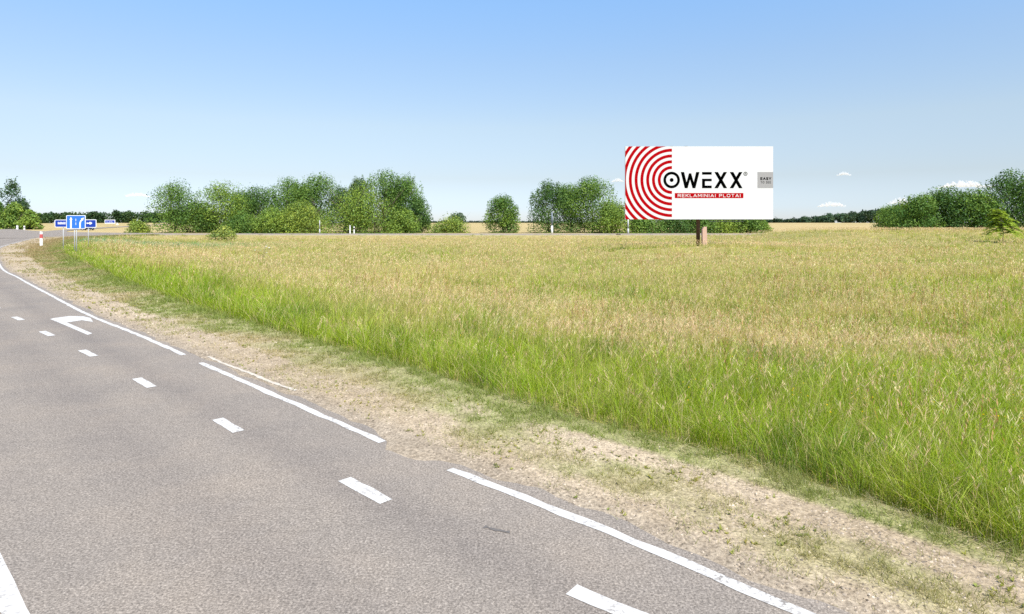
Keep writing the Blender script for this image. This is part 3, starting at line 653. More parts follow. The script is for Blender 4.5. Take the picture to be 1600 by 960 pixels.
# ------------------------------------------------------------------ trees
def foliage(seed, w, h, base, prof, n, leaf, col, depth=None, lobes=26, spiky=0.0, colvar=0.24):
    """leaf clumps spread through a crown w wide and h tall whose outline follows prof (radius share at heights 0..1)"""
    r_ = np.random.default_rng(seed); depth = depth or w
    hs = np.linspace(0, 1, len(prof)); LC = []; LR = []; LK = []
    for i in range(lobes):
        f = r_.random() ** 0.85; pr = np.interp(f, hs, prof); a_ = r_.uniform(0, 2 * np.pi); q = r_.uniform(0.6, 1.06) if r_.random() < 0.75 else r_.uniform(0, 0.5)
        lr = w * r_.uniform(0.13, 0.22); rx = max(w / 2 * pr - lr * 0.55, 0) * q; ry = max(depth / 2 * pr - lr * 0.55, 0) * q
        LC.append((np.cos(a_) * rx, np.sin(a_) * ry, base + f * (h - base) * 0.93)); LR.append((lr, lr, lr * r_.uniform(0.75, 1.25))); LK.append(r_.normal(0, 1))
    ns_ = int(11 * spiky * w / 4)
    for i in range(ns_):
        a_ = r_.uniform(0, 2 * np.pi); q = r_.random() ** 0.7 * 0.85; x0 = np.cos(a_) * q * w / 2; y0 = np.sin(a_) * q * depth / 2
        top = np.interp(q, [np.interp(1, hs, prof), 0.5, 0.85, 1.0], [1.0, 0.93, 0.8, 0.5]) if q > 0.15 else 1.0
        LC.append((x0, y0, h * (top - 0.06 + 0.05 * r_.normal()))); LR.append((w * 0.038, w * 0.038, h * r_.uniform(0.07, 0.15))); LK.append(r_.normal(0, 1))
    LC = np.array(LC); LR = np.array(LR); LK = np.array(LK)
    wt = LR[:, 0] * LR[:, 2]; li = r_.choice(len(LC), n, p=wt / wt.sum())
    d = r_.normal(0, 1, (n, 3)); d /= np.linalg.norm(d, axis=1)[:, None]
    rad = (0.45 + 0.62 * r_.random(n) ** 0.6)[:, None]; p = LC[li] + d * rad * LR[li]
    p[:, 2] = np.maximum(p[:, 2], base * 0.4 + 0.1 * r_.random(n))
    nrm = d + r_.normal(0, 0.55, (n, 3)) + np.array((0, 0, 0.35)); nrm /= np.linalg.norm(nrm, axis=1)[:, None]
    up = r_.normal(0, 1, (n, 3)); s1 = np.cross(nrm, up); s1 /= np.linalg.norm(s1, axis=1)[:, None]; s2 = np.cross(nrm, s1)
    sz = leaf * r_.uniform(0.55, 1.25, n)[:, None]; s1 = s1 * sz; s2 = s2 * sz * r_.uniform(0.5, 0.9, n)[:, None]
    V = np.stack([p - s1, p + s2 * 0.8 - s1 * 0.1, p + s1, p - s2 * 0.8 + s1 * 0.1], 1).reshape(-1, 3)
    Tt = (np.arange(n)[:, None, None] * 4 + np.array(((0, 1, 2), (0, 2, 3)))[None]).reshape(-1, 3)
    c = np.array(col)[None] * (1 + colvar * 0.6 * LK[li] + colvar * r_.normal(0, 0.8, n))[:, None].clip(0.5, 1.7)
    c = c * (1 + np.array((0.25, 0.08, -0.1))[None] * (0.5 * LK[li] + 0.3 * r_.normal(0, 1, n))[:, None].clip(-1, 1))
    return V, Tt, np.repeat(c.clip(0.004, 0.6), 4, 0)
ROUND = (0.82, 0.98, 1.0, 0.95, 0.80, 0.45); TALL = (0.8, 0.97, 1.0, 0.92, 0.76, 0.42); DOME = (1.0, 0.98, 0.9, 0.74, 0.52, 0.22); POP = (0.6, 0.95, 1.0, 0.95, 0.75, 0.35)
_seed = [100]
def tree(name, label, group, u, top, wpx, Y, prof, col, leaf=0.24, n=None, base=0.2, spiky=0.5, stems=1, cat=None, depth=None, limbs=5):
    _seed[0] += 1; sd = _seed[0]; X = ux(u, Y); z0 = float(ground_z(np.array([X]), np.array([Y]))[0])
    h = vz(top, Y) - z0; w = wpx * Y / FOC
    t = empty(name, (X, Y, z0), label, cat or ('bush' if 'bush' in name or 'shrub' in name else 'tree'), group)
    w *= 1.04; n = n or int(np.clip(1.15 * w * h / leaf ** 2 * 6.0, 900, 11500))
    V, Tt, C = foliage(sd, w, h, base, prof, n, leaf, col, depth, spiky=spiky, lobes=int(np.clip(16 + w * h / 2.2, 20, 64)))
    tri_obj('crown', V, Tt, M['leaf'], t, C)
    r_ = random.Random(sd); b = MB()
    for s in range(stems):
        ox = 0 if stems == 1 else r_.uniform(-0.25, 0.25) * w; rt = 0.018 * h + (0.03 if limbs else 0)
        pts = [(ox + r_.uniform(-0.03, 0.03) * w * k, r_.uniform(-0.03, 0.03) * w * k, -0.2 + h * 0.19 * k) for k in range(5)]
        b.tube(pts, [rt * (1 - 0.17 * k) for k in range(5)], 7)
        for q in range(limbs):
            k = r_.randint(1, 3); a_ = r_.uniform(0, 6.28); p = Vector(pts[k]); L_ = w * r_.uniform(0.18, 0.32)
            b.tube([p, p + Vector((math.cos(a_) * L_ * 0.5, math.sin(a_) * L_ * 0.5, L_ * 0.45)), p + Vector((math.cos(a_) * L_, math.sin(a_) * L_, L_ * 1.0))], [rt * 0.5, rt * 0.33, rt * 0.12], 5)
    b.build('trunk', M['bark'], t, True); return t
gD = (0.088, 0.165, 0.044); gM = (0.132, 0.228, 0.050); gL = (0.190, 0.285, 0.056); gY = (0.225, 0.305, 0.062); gB = (0.092, 0.155, 0.074)
A_ = 'trees of the grove beyond the main road'; B_ = 'bushes at the foot of the grove beyond the main road'
tree('broadleaf_tree', 'rounded dark green tree at the left end of the grove', A_, 272, 293, 84, 192, ROUND, gM)
tree('broadleaf_tree', 'mid green tree second from the left of the grove', A_, 350, 291, 88, 192, ROUND, gL)
tree('broadleaf_tree', 'small green tree in the dip between the two leftmost grove trees', A_, 311, 321, 62, 194, ROUND, gM)
tree('broadleaf_tree', 'dark tree set back right of the second grove tree', A_, 404, 297, 92, 204, TALL, gD, spiky=1.0)
tree('broadleaf_tree', 'slim spiky-topped tree left of the middle of the grove', A_, 452, 285, 84, 202, TALL, gM, spiky=1.4)
tree('broadleaf_tree', 'tall tree with ragged top above the left flank of the dome bush', A_, 497, 279, 84, 204, TALL, gM, spiky=1.3)
tree('broadleaf_tree', 'lower dark tree peeping out behind the dome bush', A_, 538, 298, 66, 210, TALL, gB, spiky=1.2)
tree('broadleaf_tree', 'thin bluish tree standing just left of the tallest grove tree', A_, 562, 282, 46, 212, TALL, gB, spiky=1.2)
tree('broadleaf_tree', 'tallest tree of the grove with a pointed ragged top', A_, 600, 271, 76, 200, TALL, gM, spiky=1.3)
tree('broadleaf_tree', 'tall tree right of the tallest one in the grove', A_, 634, 279, 64, 198, TALL, gM, spiky=1.2)
tree('broadleaf_tree', 'shorter dark tree closing the grove at its right end', A_, 650, 311, 52, 194, ROUND, gD, spiky=0.8)
tree('broadleaf_tree', 'dark tree filling the gap between the slim spiky tree and the ragged tall tree', A_, 474, 293, 60, 212, TALL, gD, spiky=0.8)
tree('broadleaf_tree', 'dark tree behind the middle of the grove right of the second tree', A_, 378, 306, 64, 208, ROUND, gD, spiky=0.7)
tree('broadleaf_tree', 'dark green tree closing the gap below the tallest grove tree', A_, 618, 296, 62, 208, TALL, gD, spiky=0.7)
tree('dome_bush', 'large dome-shaped light green willow bush in front of the grove', B_, 565, 304, 138, 182, DOME, gL, spiky=0.2, stems=4, depth=16)
tree('willow_bush', 'yellowish green bush left of the dome bush', B_, 470, 324, 92, 187, DOME, gY, spiky=0.3, stems=3)
tree('willow_bush', 'low pale green bush under the slim spiky tree', B_, 428, 334, 78, 184, DOME, gL, spiky=0.3, stems=3)
tree('willow_bush', 'small low bush under the dark set-back tree', B_, 378, 340, 62, 184, DOME, gM, spiky=0.3, stems=2)
tree('willow_bush', 'bright bush squeezed against the right side of the dome bush', B_, 634, 334, 58, 184, DOME, gL, spiky=0.2, stems=2)
tree('willow_bush', 'long low bright green bush right of the grove', B_, 704, 346, 72, 188, DOME, gY, spiky=0.2, stems=3, depth=6)
tree('willow_bush', 'low yellow-green bush left of the grove behind the road signs', B_, 214, 349, 42, 186, DOME, gY, spiky=0.2, stems=2)
tree('broadleaf_tree', 'small dark lone tree far off above the long low bush', None, 715, 334, 26, 420, ROUND, gB, leaf=0.6, spiky=0.3)
tree('broadleaf_tree', 'small rounded lone tree standing in the gap with dry field on both sides', None, 786, 310, 58, 190, ROUND, gM, spiky=0.5)
K_ = 'trees of the clump left of the billboard'
tree('broadleaf_tree', 'dark tree at the left side of the clump by the billboard', K_, 858, 287, 68, 190, TALL, gD, spiky=1.0)
tree('broadleaf_tree', 'middle tree of the clump by the billboard with a flat dense crown', K_, 892, 291, 70, 194, ROUND, gM, spiky=0.6)
tree('broadleaf_tree', 'tall broad green tree on the right of the clump by the billboard', K_, 926, 283, 86, 192, ROUND, gM, spiky=0.8)
tree('round_bush', 'round light green bush between the clump and the billboard', None, 955, 319, 74, 185, ROUND, gL, spiky=0.3, stems=3)
S_ = 'bushes seen under the billboard'
for u, tp, wd, c_, lb in ((1006, 338, 58, gM, 'green bush under the left end of the billboard'), (1048, 341, 52, gD, 'dark green bush under the billboard left of its pole'),
                          (1092, 339, 56, gM, 'green bush right behind the billboard pole'), (1136, 340, 54, gL, 'lighter bush under the billboard right of its pole'),
                          (1172, 342, 50, gM, 'green bush under the right end of the billboard')):
    tree('roadside_bush', lb, S_, u, tp - 4, wd * 1.3, 186, DOME, c_, spiky=0.4, stems=3)
tree('roadside_bush', 'last low bush at the right foot of the billboard bushes', S_, 1195, 349, 24, 187, DOME, gL, spiky=0.3, stems=2)
Rg = 'trees at the right edge beyond the meadow'
tree('broadleaf_tree', 'bright green tree at the left end of the right-hand trees', Rg, 1434, 311, 72, 150, ROUND, gM, spiky=0.6)
tree('broadleaf_tree', 'dark broad tree second from the left of the right-hand trees', Rg, 1478, 303, 84, 152, ROUND, gD, spiky=0.8)
tree('broadleaf_tree', 'lighter tree with a soft top third of the right-hand trees', Rg, 1522, 301, 80, 150, ROUND, gM, spiky=0.5)
tree('broadleaf_tree', 'tallest dark tree at the right edge of the photo', Rg, 1576, 276, 96, 148, ROUND, gD, spiky=0.8)
tree('broadleaf_tree', 'green tree cut by the right edge of the photo', Rg, 1626, 282, 84, 150, ROUND, gM, spiky=0.6)
tree('broadleaf_tree', 'low dark tree between the far wood and the right-hand trees', Rg, 1400, 326, 66, 200, ROUND, gM, spiky=0.4)
Lg = 'trees and bushes at the left edge beyond the junction'
tree('poplar_tree', 'tall airy bluish tree standing above the left-edge bushes', Lg, 18, 282, 34, 270, POP, gB, leaf=0.42, n=1900, spiky=1.3)
tree('broadleaf_tree', 'dark tree on the right shoulder of the tall airy tree', Lg, 34, 312, 26, 275, TALL, gB, leaf=0.42, spiky=0.8)
tree('willow_bush', 'light green bush below the tall airy tree', Lg, 22, 322, 46, 262, DOME, gL, leaf=0.42, spiky=0.2, stems=3)
tree('willow_bush', 'rightmost light green bush of the left-edge group', Lg, 46, 331, 34, 260, DOME, gL, leaf=0.42, spiky=0.2, stems=3)
tree('willow_bush', 'dark bush cut by the left edge of the photo', Lg, -6, 316, 36, 262, DOME, gM, leaf=0.42, spiky=0.2, stems=3)
# rough weeds standing in the meadow before the road
tree('weed_clump', 'yellow-green weed clump at the far edge of the meadow before the grove', None, 348, 360.5, 50, 136, DOME, (0.25, 0.31, 0.075), leaf=0.2, n=5200, spiky=0.6, cat='weeds', depth=3, limbs=0)
# young tree at the right edge
YS = 85.0; QS = 0.86 * YS / 52.0; XS = ux(1567, YS); z_s = float(ground_z(np.array([XS]), np.array([YS]))[0])
t = empty('sapling', (XS, YS, z_s), 'bright yellow-green young tree rising from the meadow at the right edge', 'sapling')
hh = vz(325, YS) - z_s; r_ = random.Random(5); b = MB()
pts = [(0, 0, -0.05), (0.05, 0, hh * 0.3), (-0.2, 0.02, hh * 0.6), (-0.9, 0, hh * 0.97)]; b.tube(pts, [0.05, 0.04, 0.028, 0.012], 7)
lv = Acc(); rs = np.random.default_rng(12)
for i in range(62):
    f = 0.24 + 0.72 * (i / 61); ang = r_.uniform(0, 6.28); L_ = QS * (2.1 - 1.5 * (f - 0.24) / 0.72) * r_.uniform(0.6, 1.1)
    fx0 = np.interp(f, (0, 0.3, 0.6, 0.97), (0, 0.05, -0.2, -0.9)); p0 = np.array((fx0, 0, hh * f)); k = 18; sq = np.linspace(0.2, 1, k)
    path = p0 + np.stack([np.cos(ang) * L_ * sq, np.sin(ang) * L_ * sq, L_ * (0.36 * sq - 0.55 * sq ** 2)], 1)
    b.tube([p0, path[5], path[11], path[-1]], [0.02, 0.015, 0.010, 0.005], 5)
    for sg in (-1, 1, 0):
        d = np.stack([-np.sin(ang) * sg * np.ones(k) + 0.5 * np.cos(ang), np.cos(ang) * sg * np.ones(k) + 0.5 * np.sin(ang), rs.uniform(-0.5, 0.15, k)], 1) * (0.27 * QS * rs.uniform(0.7, 1.2, k))[:, None]
        sd = np.cross(d, rs.normal(0, 0.35, (k, 3)) + np.array((0, 0, 1))); sd /= np.linalg.norm(sd, axis=1)[:, None]
        lv.add(*diamonds(path, d, np.full(k, 0.06 * QS), sd, np.array((0.30, 0.40, 0.06)) * rs.uniform(0.6, 1.3, k)[:, None]))
b.build('stem', M['bark'], t, True); tri_obj('foliage', *lv.out()[:2], M['leaf'], t, lv.out()[2])
# white flowering plant in the meadow
Yw = 62.0; Xw = ux(411, Yw); zw = float(ground_z(np.array([Xw]), np.array([Yw]))[0]); t = empty('flowering_plant', (Xw, Yw, zw), 'tall weed with white flower heads above the far meadow grass', 'plant')
b = MB(); fl = MB()
for k in range(6):
    a_ = k * 1.05; hx, hy = 0.8 * math.cos(a_ * 2.3) * (0.4 + 0.12 * k), 0.3 * math.sin(a_); hz = vz(385 + (k * 7 % 11), Yw) - zw
    b.tube([(0, 0, 0), (hx * 0.4, hy * 0.4, hz * 0.6), (hx, hy, hz)], [0.015, 0.012, 0.006], 5)
    V = [(hx, hy, hz)]; F = []                     # a flat umbel: petals round one centre
    for q in range(7):
        a0 = q * 0.9 + k; rr_ = random.uniform(0.06, 0.11); V += [(hx + rr_ * math.cos(a0), hy + rr_ * math.sin(a0), hz + random.uniform(-.05, .05)), (hx + rr_ * math.cos(a0 + .5), hy + rr_ * math.sin(a0 + .5), hz + random.uniform(-.05, .05))]
        F.append((0, 2 * q + 1, 2 * q + 2))
    fl = MB().raw(V, F)
    fl.build('flower_head', M['white'], t)
b.build('stem', M['bark'], t)

# far-off woods (each reads as one dark mass)
def wood(label, u0, u1, Y, top0, top1, n, leaf, col, bumps=16.0):
    X0, X1 = ux(u0, Y), ux(u1, Y); acc = Acc(); r_ = np.random.default_rng(int(Y + u0 + 500)); step = bumps * 0.2; xs = np.arange(X0, X1, step)
    per = max(40, int(n / len(xs)))
    for x in xs:
        f = (x - X0) / (X1 - X0); z0 = float(ground_z(np.array([x]), np.array([Y]))[0]); y = Y + r_.uniform(-12, 20)
        z0 = float(ground_z(np.array([x]), np.array([y]))[0])
        h = (vz(top0 + (top1 - top0) * f, Y) - z0) * r_.uniform(0.88, 1.06); w = bumps * r_.uniform(0.7, 1.1)
        V, Tt, C = foliage(int(r_.integers(1e6)), w, max(h, 2), 0.2, TALL if r_.random() < .6 else ROUND, per, leaf, np.array(col) * r_.uniform(0.8, 1.25), lobes=10, spiky=0.7)
        acc.add(V + np.array((x, y, z0)), Tt, C)
    tag(tri_obj('distant_wood', *acc.out()[:2], M['leaf'], col=acc.out()[2]), label, 'wood', kind='stuff')
wood('far dark green wood behind the blue road signs', -140, 330, 560, 335.5, 332, 40000, 0.9, (0.055, 0.10, 0.038))
wood('thin far tree line on the horizon in the gap of the grove', 655, 850, 1500, 347.3, 347.6, 9000, 1.8, (0.035, 0.06, 0.035), 22)
wood('low distant wood beside the lower right corner of the billboard', 1150, 1264, 1000, 341.5, 344.5, 12000, 1.4, (0.035, 0.062, 0.034), 20)
wood('bluish green wood stretching on the horizon left of the right-hand trees', 1262, 1450, 640, 341, 320, 24000, 0.9, (0.060, 0.105, 0.058))

# ------------------------------------------------------------------ billboard
YB = 78.0; S = YB / FOC
bx0, bx1 = ux(977, YB), ux(1208, YB); bz0, bz1 = vz(343, YB), vz(229, YB)
xb = ux(1094, YB); zb = float(ground_z(np.array([xb]), np.array([YB]))[0])
BB = empty('billboard', (xb, YB, zb), 'large white advertising billboard with red rings on a rusty brown pole', 'billboard')
def bl(x, z): return x - xb, z - zb
def pxz(zx, zy):                                   # position on the enlarged view of the board -> board-local metres
    return ux(960 + zx * 0.1875, YB) - xb, vz(210 + zy * 0.1875, YB) - zb
MB().box(bx0 - xb, bx1 - xb, 0.0, 0.30, bz0 - zb, bz1 - zb).build('panel', M['face_white'], BB)
pan = BB.children[0]
U = 0.1875 * S                                     # metres per unit of that view
def ring_poly(cx, cz, r0, r1, keep, na=160):
    """ring clipped to the board, as flat quads"""
    V = []; F = []
    for k in range(na):
        a0, a1 = 2 * math.pi * k / na, 2 * math.pi * (k + 1) / na
        q = [(cx + r * math.cos(a), cz + r * math.sin(a)) for r, a in ((r0, a0), (r1, a0), (r1, a1), (r0, a1))]
        q = clip(q, keep)
        if len(q) > 2: F.append(tuple(range(len(V), len(V) + len(q)))); V += q
    return V, F
def clip(q, b):
    for ax, lim, s in ((0, b[0], 1), (0, b[1], -1), (1, b[2], 1), (1, b[3], -1)):
        o = []
        for i in range(len(q)):
            p, n_ = q[i], q[(i + 1) % len(q)]; dp, dn = s * (p[ax] - lim), s * (n_[ax] - lim)
            if dp >= 0: o.append(p)
            if (dp >= 0) != (dn >= 0):
                t = dp / (dp - dn); o.append((p[0] + (n_[0] - p[0]) * t, p[1] + (n_[1] - p[1]) * t))
        q = o
        if not q: break
    return q
def flat(name, V, F, mat, parent, y):
    return obj(name, [(x, y, z) for x, z in V], F, mat, parent)
cx, cz = pxz(477, 381.5); keepL = (bx0 - xb, pxz(480, 0)[0], bz0 - zb, bz1 - zb)
for k in range(9):
    V, F = ring_poly(cx, cz, (91 + 48.2 * k) * U, (116 + 48.2 * k) * U, keepL, 200)
    runs = []                                      # a ring that leaves and re-enters the board is two pieces
    for f in F:
        x_ = [V[i] for i in f]
        if runs and min(abs(p[0] - q[0]) + abs(p[1] - q[1]) for p in x_ for q in runs[-1][-1]) < 1e-4: runs[-1].append(x_)
        else: runs.append([x_])
    for rn in runs:
        VV_ = [p for f in rn for p in f]; FF_ = []; c_ = 0
        for f in rn: FF_.append(tuple(range(c_, c_ + len(f)))); c_ += len(f)
        flat('red_ring', VV_, FF_, M['red'], pan, -0.004)
keepA = (bx0 - xb, bx1 - xb, bz0 - zb, bz1 - zb)
V, F = ring_poly(cx, cz, 46.5 * U, 69 * U, keepA, 64); flat('letter', V, F, M['black'], pan, -0.008)
V, F = ring_poly(cx, cz, 0.001, 16.5 * U, keepA, 32); flat('logo_dot', V, F, M['black'], pan, -0.008)
def poly(name, polys, mat, y=-0.008):
    V = []; F = []
    for p in polys: F.append(tuple(range(len(V), len(V) + len(p)))); V += [pxz(*q) for q in p]
    flat(name, V, F, mat, pan, y)
def bar(x0, x1, y0, y1): return [(x0, y0), (x1, y0), (x1, y1), (x0, y1)]
poly('letter', [[(553, 315), (581, 315), (601, 400), (621, 326), (640, 326), (661, 400), (681, 315), (709, 315), (675, 450), (651, 450), (630.5, 378), (610, 450), (586, 450)]], M['black'])
poly('letter', [bar(730, 811, 315, 337), bar(730, 755, 371, 450), bar(755, 811, 371, 392), bar(755, 811, 428, 450)], M['black'])
def xl(x0): return [[(x0, 315), (x0 + 30, 315), (x0 + 107, 450), (x0 + 77, 450)], [(x0 + 77, 315), (x0 + 106, 315), (x0 + 62, 392), (x0 + 45.5, 370)], [(x0 + 47, 372), (x0 + 61, 396), (x0 + 30, 450), (x0 - 1, 450)]]
poly('letter', xl(833), M['black']); poly('letter', xl(961), M['black'])
rx_, rz_ = pxz(1092, 330); V, F = ring_poly(rx_, rz_, 12.5 * U, 17 * U, keepA, 32); flat('registered_mark', V, F, M['dark_print'], pan, -0.008)
def stroke_text(name, text, x0, x1, y0, y1, th, mat, y, parent, gapf=0.42, to=pxz):
    """plain capital letters drawn with strokes"""
    G_ = {'R': (1, [[(0, 1), (0, 0)], [(0, 0), (.75, 0), (.95, .14), (.95, .38), (.75, .52), (0, .52)], [(.5, .52), (1, 1)]]), 'E': (.85, [[(1, 0), (0, 0), (0, 1), (1, 1)], [(0, .5), (.9, .5)]]),
          'K': (1, [[(0, 0), (0, 1)], [(1, 0), (0, .55)], [(.3, .42), (1, 1)]]), 'L': (.8, [[(0, 0), (0, 1), (1, 1)]]), 'A': (1.15, [[(0, 1), (.5, 0), (1, 1)], [(.2, .68), (.8, .68)]]),
          'M': (1.25, [[(0, 1), (0.05, 0), (.5, .75), (.95, 0), (1, 1)]]), 'I': (.12, [[(.5, 0), (.5, 1)]]), 'N': (1.05, [[(0, 1), (0, 0), (1, 1), (1, 0)]]), 'P': (.95, [[(0, 1), (0, 0), (.75, 0), (.97, .15), (.97, .42), (.75, .57), (0, .57)]]),
          'O': (1.2, [[(.5 + .5 * math.cos(k * math.pi / 8), .5 + .5 * math.sin(k * math.pi / 8)) for k in range(17)]]), 'T': (.95, [[(0, 0), (1, 0)], [(.5, 0), (.5, 1)]]),
          'S': (.9, [[(.95, .1), (.7, 0), (.25, 0), (.05, .2), (.2, .45), (.8, .55), (.97, .78), (.75, 1), (.25, 1), (.03, .88)]]), 'Y': (1, [[(0, 0), (.5, .55), (1, 0)], [(.5, .55), (.5, 1)]]), ' ': (.35, [])}
    tot = sum(G_[c][0] for c in text) + gapf * (len(text) - 1); sc = (x1 - x0) / tot; x = x0; V = []; F = []
    for c in text:
        w_, st_ = G_[c]
        for pl in st_:
            for (ax, ay), (bx_, by_) in zip(pl[:-1], pl[1:]):
                p = np.array((x + ax * w_ * sc, y0 + ay * (y1 - y0))); q = np.array((x + bx_ * w_ * sc, y0 + by_ * (y1 - y0))); d = q - p; ln = np.linalg.norm(d)
                if ln < 1e-6: continue
                d /= ln; n_ = np.array((-d[1], d[0])) * th / 2; p = p - d * th * 0.3; q = q + d * th * 0.3; k = len(V)
                V += [to(*(p + n_)), to(*(q + n_)), to(*(q - n_)), to(*(p - n_))]; F.append((k, k + 1, k + 2, k + 3))
        x += (w_ + gapf) * sc
        # strokes of one letter cross: lay each a hair above the one before
        if V: obj(name, [(vx, y - 0.0006 * (i // 4), vz_) for i, (vx, vz_) in enumerate(V)], F, mat, parent)
        V = []; F = []
stroke_text('letter', 'R', 1087, 1098, 323, 337, 3, M['dark_print'], -0.009, pan)
poly('red_bar', [bar(503, 1075, 490, 533)], M['red'], -0.006)
stroke_text('letter', 'REKLAMINIAI PLOTAI', 530, 1050, 500, 523, 4.4, M['face_white'], -0.009, pan, 0.55)
poly('grey_square', [bar(1192, 1322.6, 315, 449)], M['grey_print'], -0.006)
stroke_text('letter', 'EASY', 1219, 1304, 361, 379, 6.0, M['black'], -0.009, pan, 0.55)
stroke_text('letter', 'TO SEE', 1219, 1304, 392, 409, 3.0, M['dark_print'], -0.009, pan, 0.55)
# structure behind and below
fb = MB()
for k in range(7):
    x = (bx0 - xb) + 0.4 + k * ((bx1 - bx0) - 0.8) / 6; fb.box(x - 0.06, x + 0.06, 0.304, 0.46, bz0 - zb + 0.15, bz1 - zb - 0.1)
for f in (0.2, 0.5, 0.8): fb.box(bx0 - xb + 0.2, bx1 - xb - 0.2, 0.464, 0.62, bz0 - zb + f * (bz1 - bz0) - 0.08, bz0 - zb + f * (bz1 - bz0) + 0.08)
fb.build('back_frame', M['dark_steel'], BB)
for u in (1050, 1073): MB().box(ux(u - 2.2, YB) - xb, ux(u + 2.2, YB) - xb, 0.31, 0.40, bz1 - zb - 0.4, bz1 - zb + 0.09).build('frame_hook', M['dark_steel'], BB)
wk = MB()
for z in (bz0 - zb - 0.26, bz0 - zb - 0.06): wk.box(ux(1112, YB) - xb, ux(1166, YB) - xb, 0.70, 0.78, z - 0.035, z + 0.035)
for k in range(9): 
    x = ux(1113 + 6.3 * k, YB) - xb; wk.tube([(x, 0.74, bz0 - zb - 0.27), (x + 0.19 * (1 if k % 2 else -1), 0.74, bz0 - zb - 0.05)], 0.028, 5)
wk.build('truss_beam', M['dark_steel'], BB)
pl = MB(); pl.tube([(0, 0.86, -0.3), (0, 0.86, bz1 - zb - 0.9)], [0.24, 0.22], 14); pl.build('pole', M['rust'], BB, True)
MB().box(-0.30, 0.30, 0.58, 0.90, bz0 - zb + 0.9, bz0 - zb + 1.3).build('pole_bracket', M['rust'], BB)
ft = MB(); xq = ux(1099.5, YB) - xb
ft.raw([(xq - 0.26, -0.5, -0.2), (xq + 0.30, -0.5, -0.2), (xq + 0.30, 0.1, -0.2), (xq - 0.26, 0.1, -0.2),
        (xq - 0.27, -0.45, vz(359, YB) - zb), (xq + 0.24, -0.45, vz(354.5, YB) - zb), (xq + 0.24, 0.05, vz(354.5, YB) - zb), (xq - 0.27, 0.05, vz(359, YB) - zb),
        (xq - 0.10, -0.45, vz(355, YB) - zb), (xq - 0.10, 0.05, vz(355, YB) - zb)],
       [(3, 2, 1, 0), (0, 1, 5, 8, 4), (1, 2, 6, 5), (2, 3, 7, 9, 6), (3, 0, 4, 7), (4, 8, 9, 7), (8, 5, 6, 9)])
ft.build('concrete_footing', M['pale_concrete'], BB)

# ------------------------------------------------------------------ road signs and posts
def gz(u, Y): return float(ground_z(np.array([ux(u, Y)]), np.array([Y]))[0])
def surf(u, Y):
    x = ux(u, Y); d = float(meadow_d(np.array([x]), np.array([Y]))[0]); return gz(u, Y) if d > -0.4 or Y > 149 else float(ramp_z(Y)) + 0.02
def rrect(x0, x1, z0, z1, r, n=4):
    P = []
    for cx_, cz_, a0 in ((x1 - r, z1 - r, 0), (x0 + r, z1 - r, 90), (x0 + r, z0 + r, 180), (x1 - r, z0 + r, 270)):
        for k in range(n + 1): a_ = R(a0 + 90 * k / n); P.append((cx_ + r * math.cos(a_), cz_ + r * math.sin(a_)))
    return P
def sign(name, label, group, Y, u0, u1, v0, v1, posts, mat, art, rx=0.12):
    um = (u0 + u1) / 2; z0 = surf(um, Y); X = ux(um, Y); t = empty(name, (X, Y, z0), label, 'road sign', group)
    a0, a1, b0, b1 = ux(u0, Y) - X, ux(u1, Y) - X, vz(v1, Y) - z0, vz(v0, Y) - z0; s = Y / FOC
    board = MB().prism(rrect(a0, a1, b0, b1, rx), 0.0, 0.04).build('board', M['white'], t)
    m = 0.9 * s; MB().prism(rrect(a0 + m, a1 - m, b0 + m, b1 - m, max(rx - m * 0.6, 0.03)), -0.006, -0.002).build('blue_face', mat, board)
    def loc(u, v): return ux(u, Y) - X, vz(v, Y) - z0
    for nm, polys in art:
        for p in polys: MB().prism([loc(*q) for q in p][::-1], -0.012, -0.008).build(nm, M['white'], board)
    for u in posts: MB().tube([(ux(u, Y) - X, 0.085, -0.3), (ux(u, Y) - X, 0.085, b1 - 0.1)], 0.04, 8).build('post', M['galv'], t, True)
    return t
def words(u0, u1, v0, v1, n):                        # lettering too small to read in the photo: short strokes
    w = (u1 - u0) / n; return [bar(u0 + w * k, u0 + w * k + w * 0.62, v0 + (0.5 if k % 3 == 1 else 0), v1) for k in range(n)]
sign('direction_sign', 'dark blue direction sign with white lettering left of the big lane sign', 'blue road signs by the junction', 63.0, 85.5, 105.5, 343.5, 355.5, (98,), M['sign_blue'],
     [('letter_stroke', words(90.5, 103.0, 347.2, 350.8, 7))])
sign('lane_sign', 'large bright blue lane sign with two white arrows', 'blue road signs by the junction', 56.0, 103.5, 133.5, 336.6, 357.8, (115.5, 118.6), M['sign_light_blue'],
     [('lane_arrow', [[(109.6, 357), (109.6, 343.5), (108.6, 343.5), (110.9, 339), (113.2, 343.5), (112.2, 343.5), (112.2, 357)]]),
      ('lane_arrow', [[(124.0, 357), (124.0, 349), (125.3, 345.2), (127.4, 343.2), (126.4, 341.8), (131.3, 340.2), (129.6, 345.6), (128.6, 344.4), (126.9, 347.0), (126.4, 350), (126.4, 357)]]),
      ('lane_divider', [bar(118.2, 119.0, 342, 346), bar(118.2, 119.0, 348, 352)])], 0.08)
sign('arrow_sign', 'small dark blue sign with white arrow right of the big lane sign', 'blue road signs by the junction', 72.0, 132.0, 150.5, 343.2, 356.0, (137.3,), M['sign_blue'],
     [('arrow', [[(135.0, 348.6), (136.3, 347.8), (138.2, 348.8), (140.3, 347.0), (142.0, 347.2), (144.4, 349.0), (142.0, 350.9), (140.3, 351.0), (138.2, 349.6), (136.0, 350.4)]])])
sign('direction_sign', 'far small dark blue direction sign on two legs before the wood', 'blue road signs by the junction', 330.0, 163.5, 180.0, 343.6, 349.6, (167.5, 176.5), M['sign_blue'],
     [('letter_stroke', words(166.5, 177.5, 346.6, 347.8, 5))], 0.2)
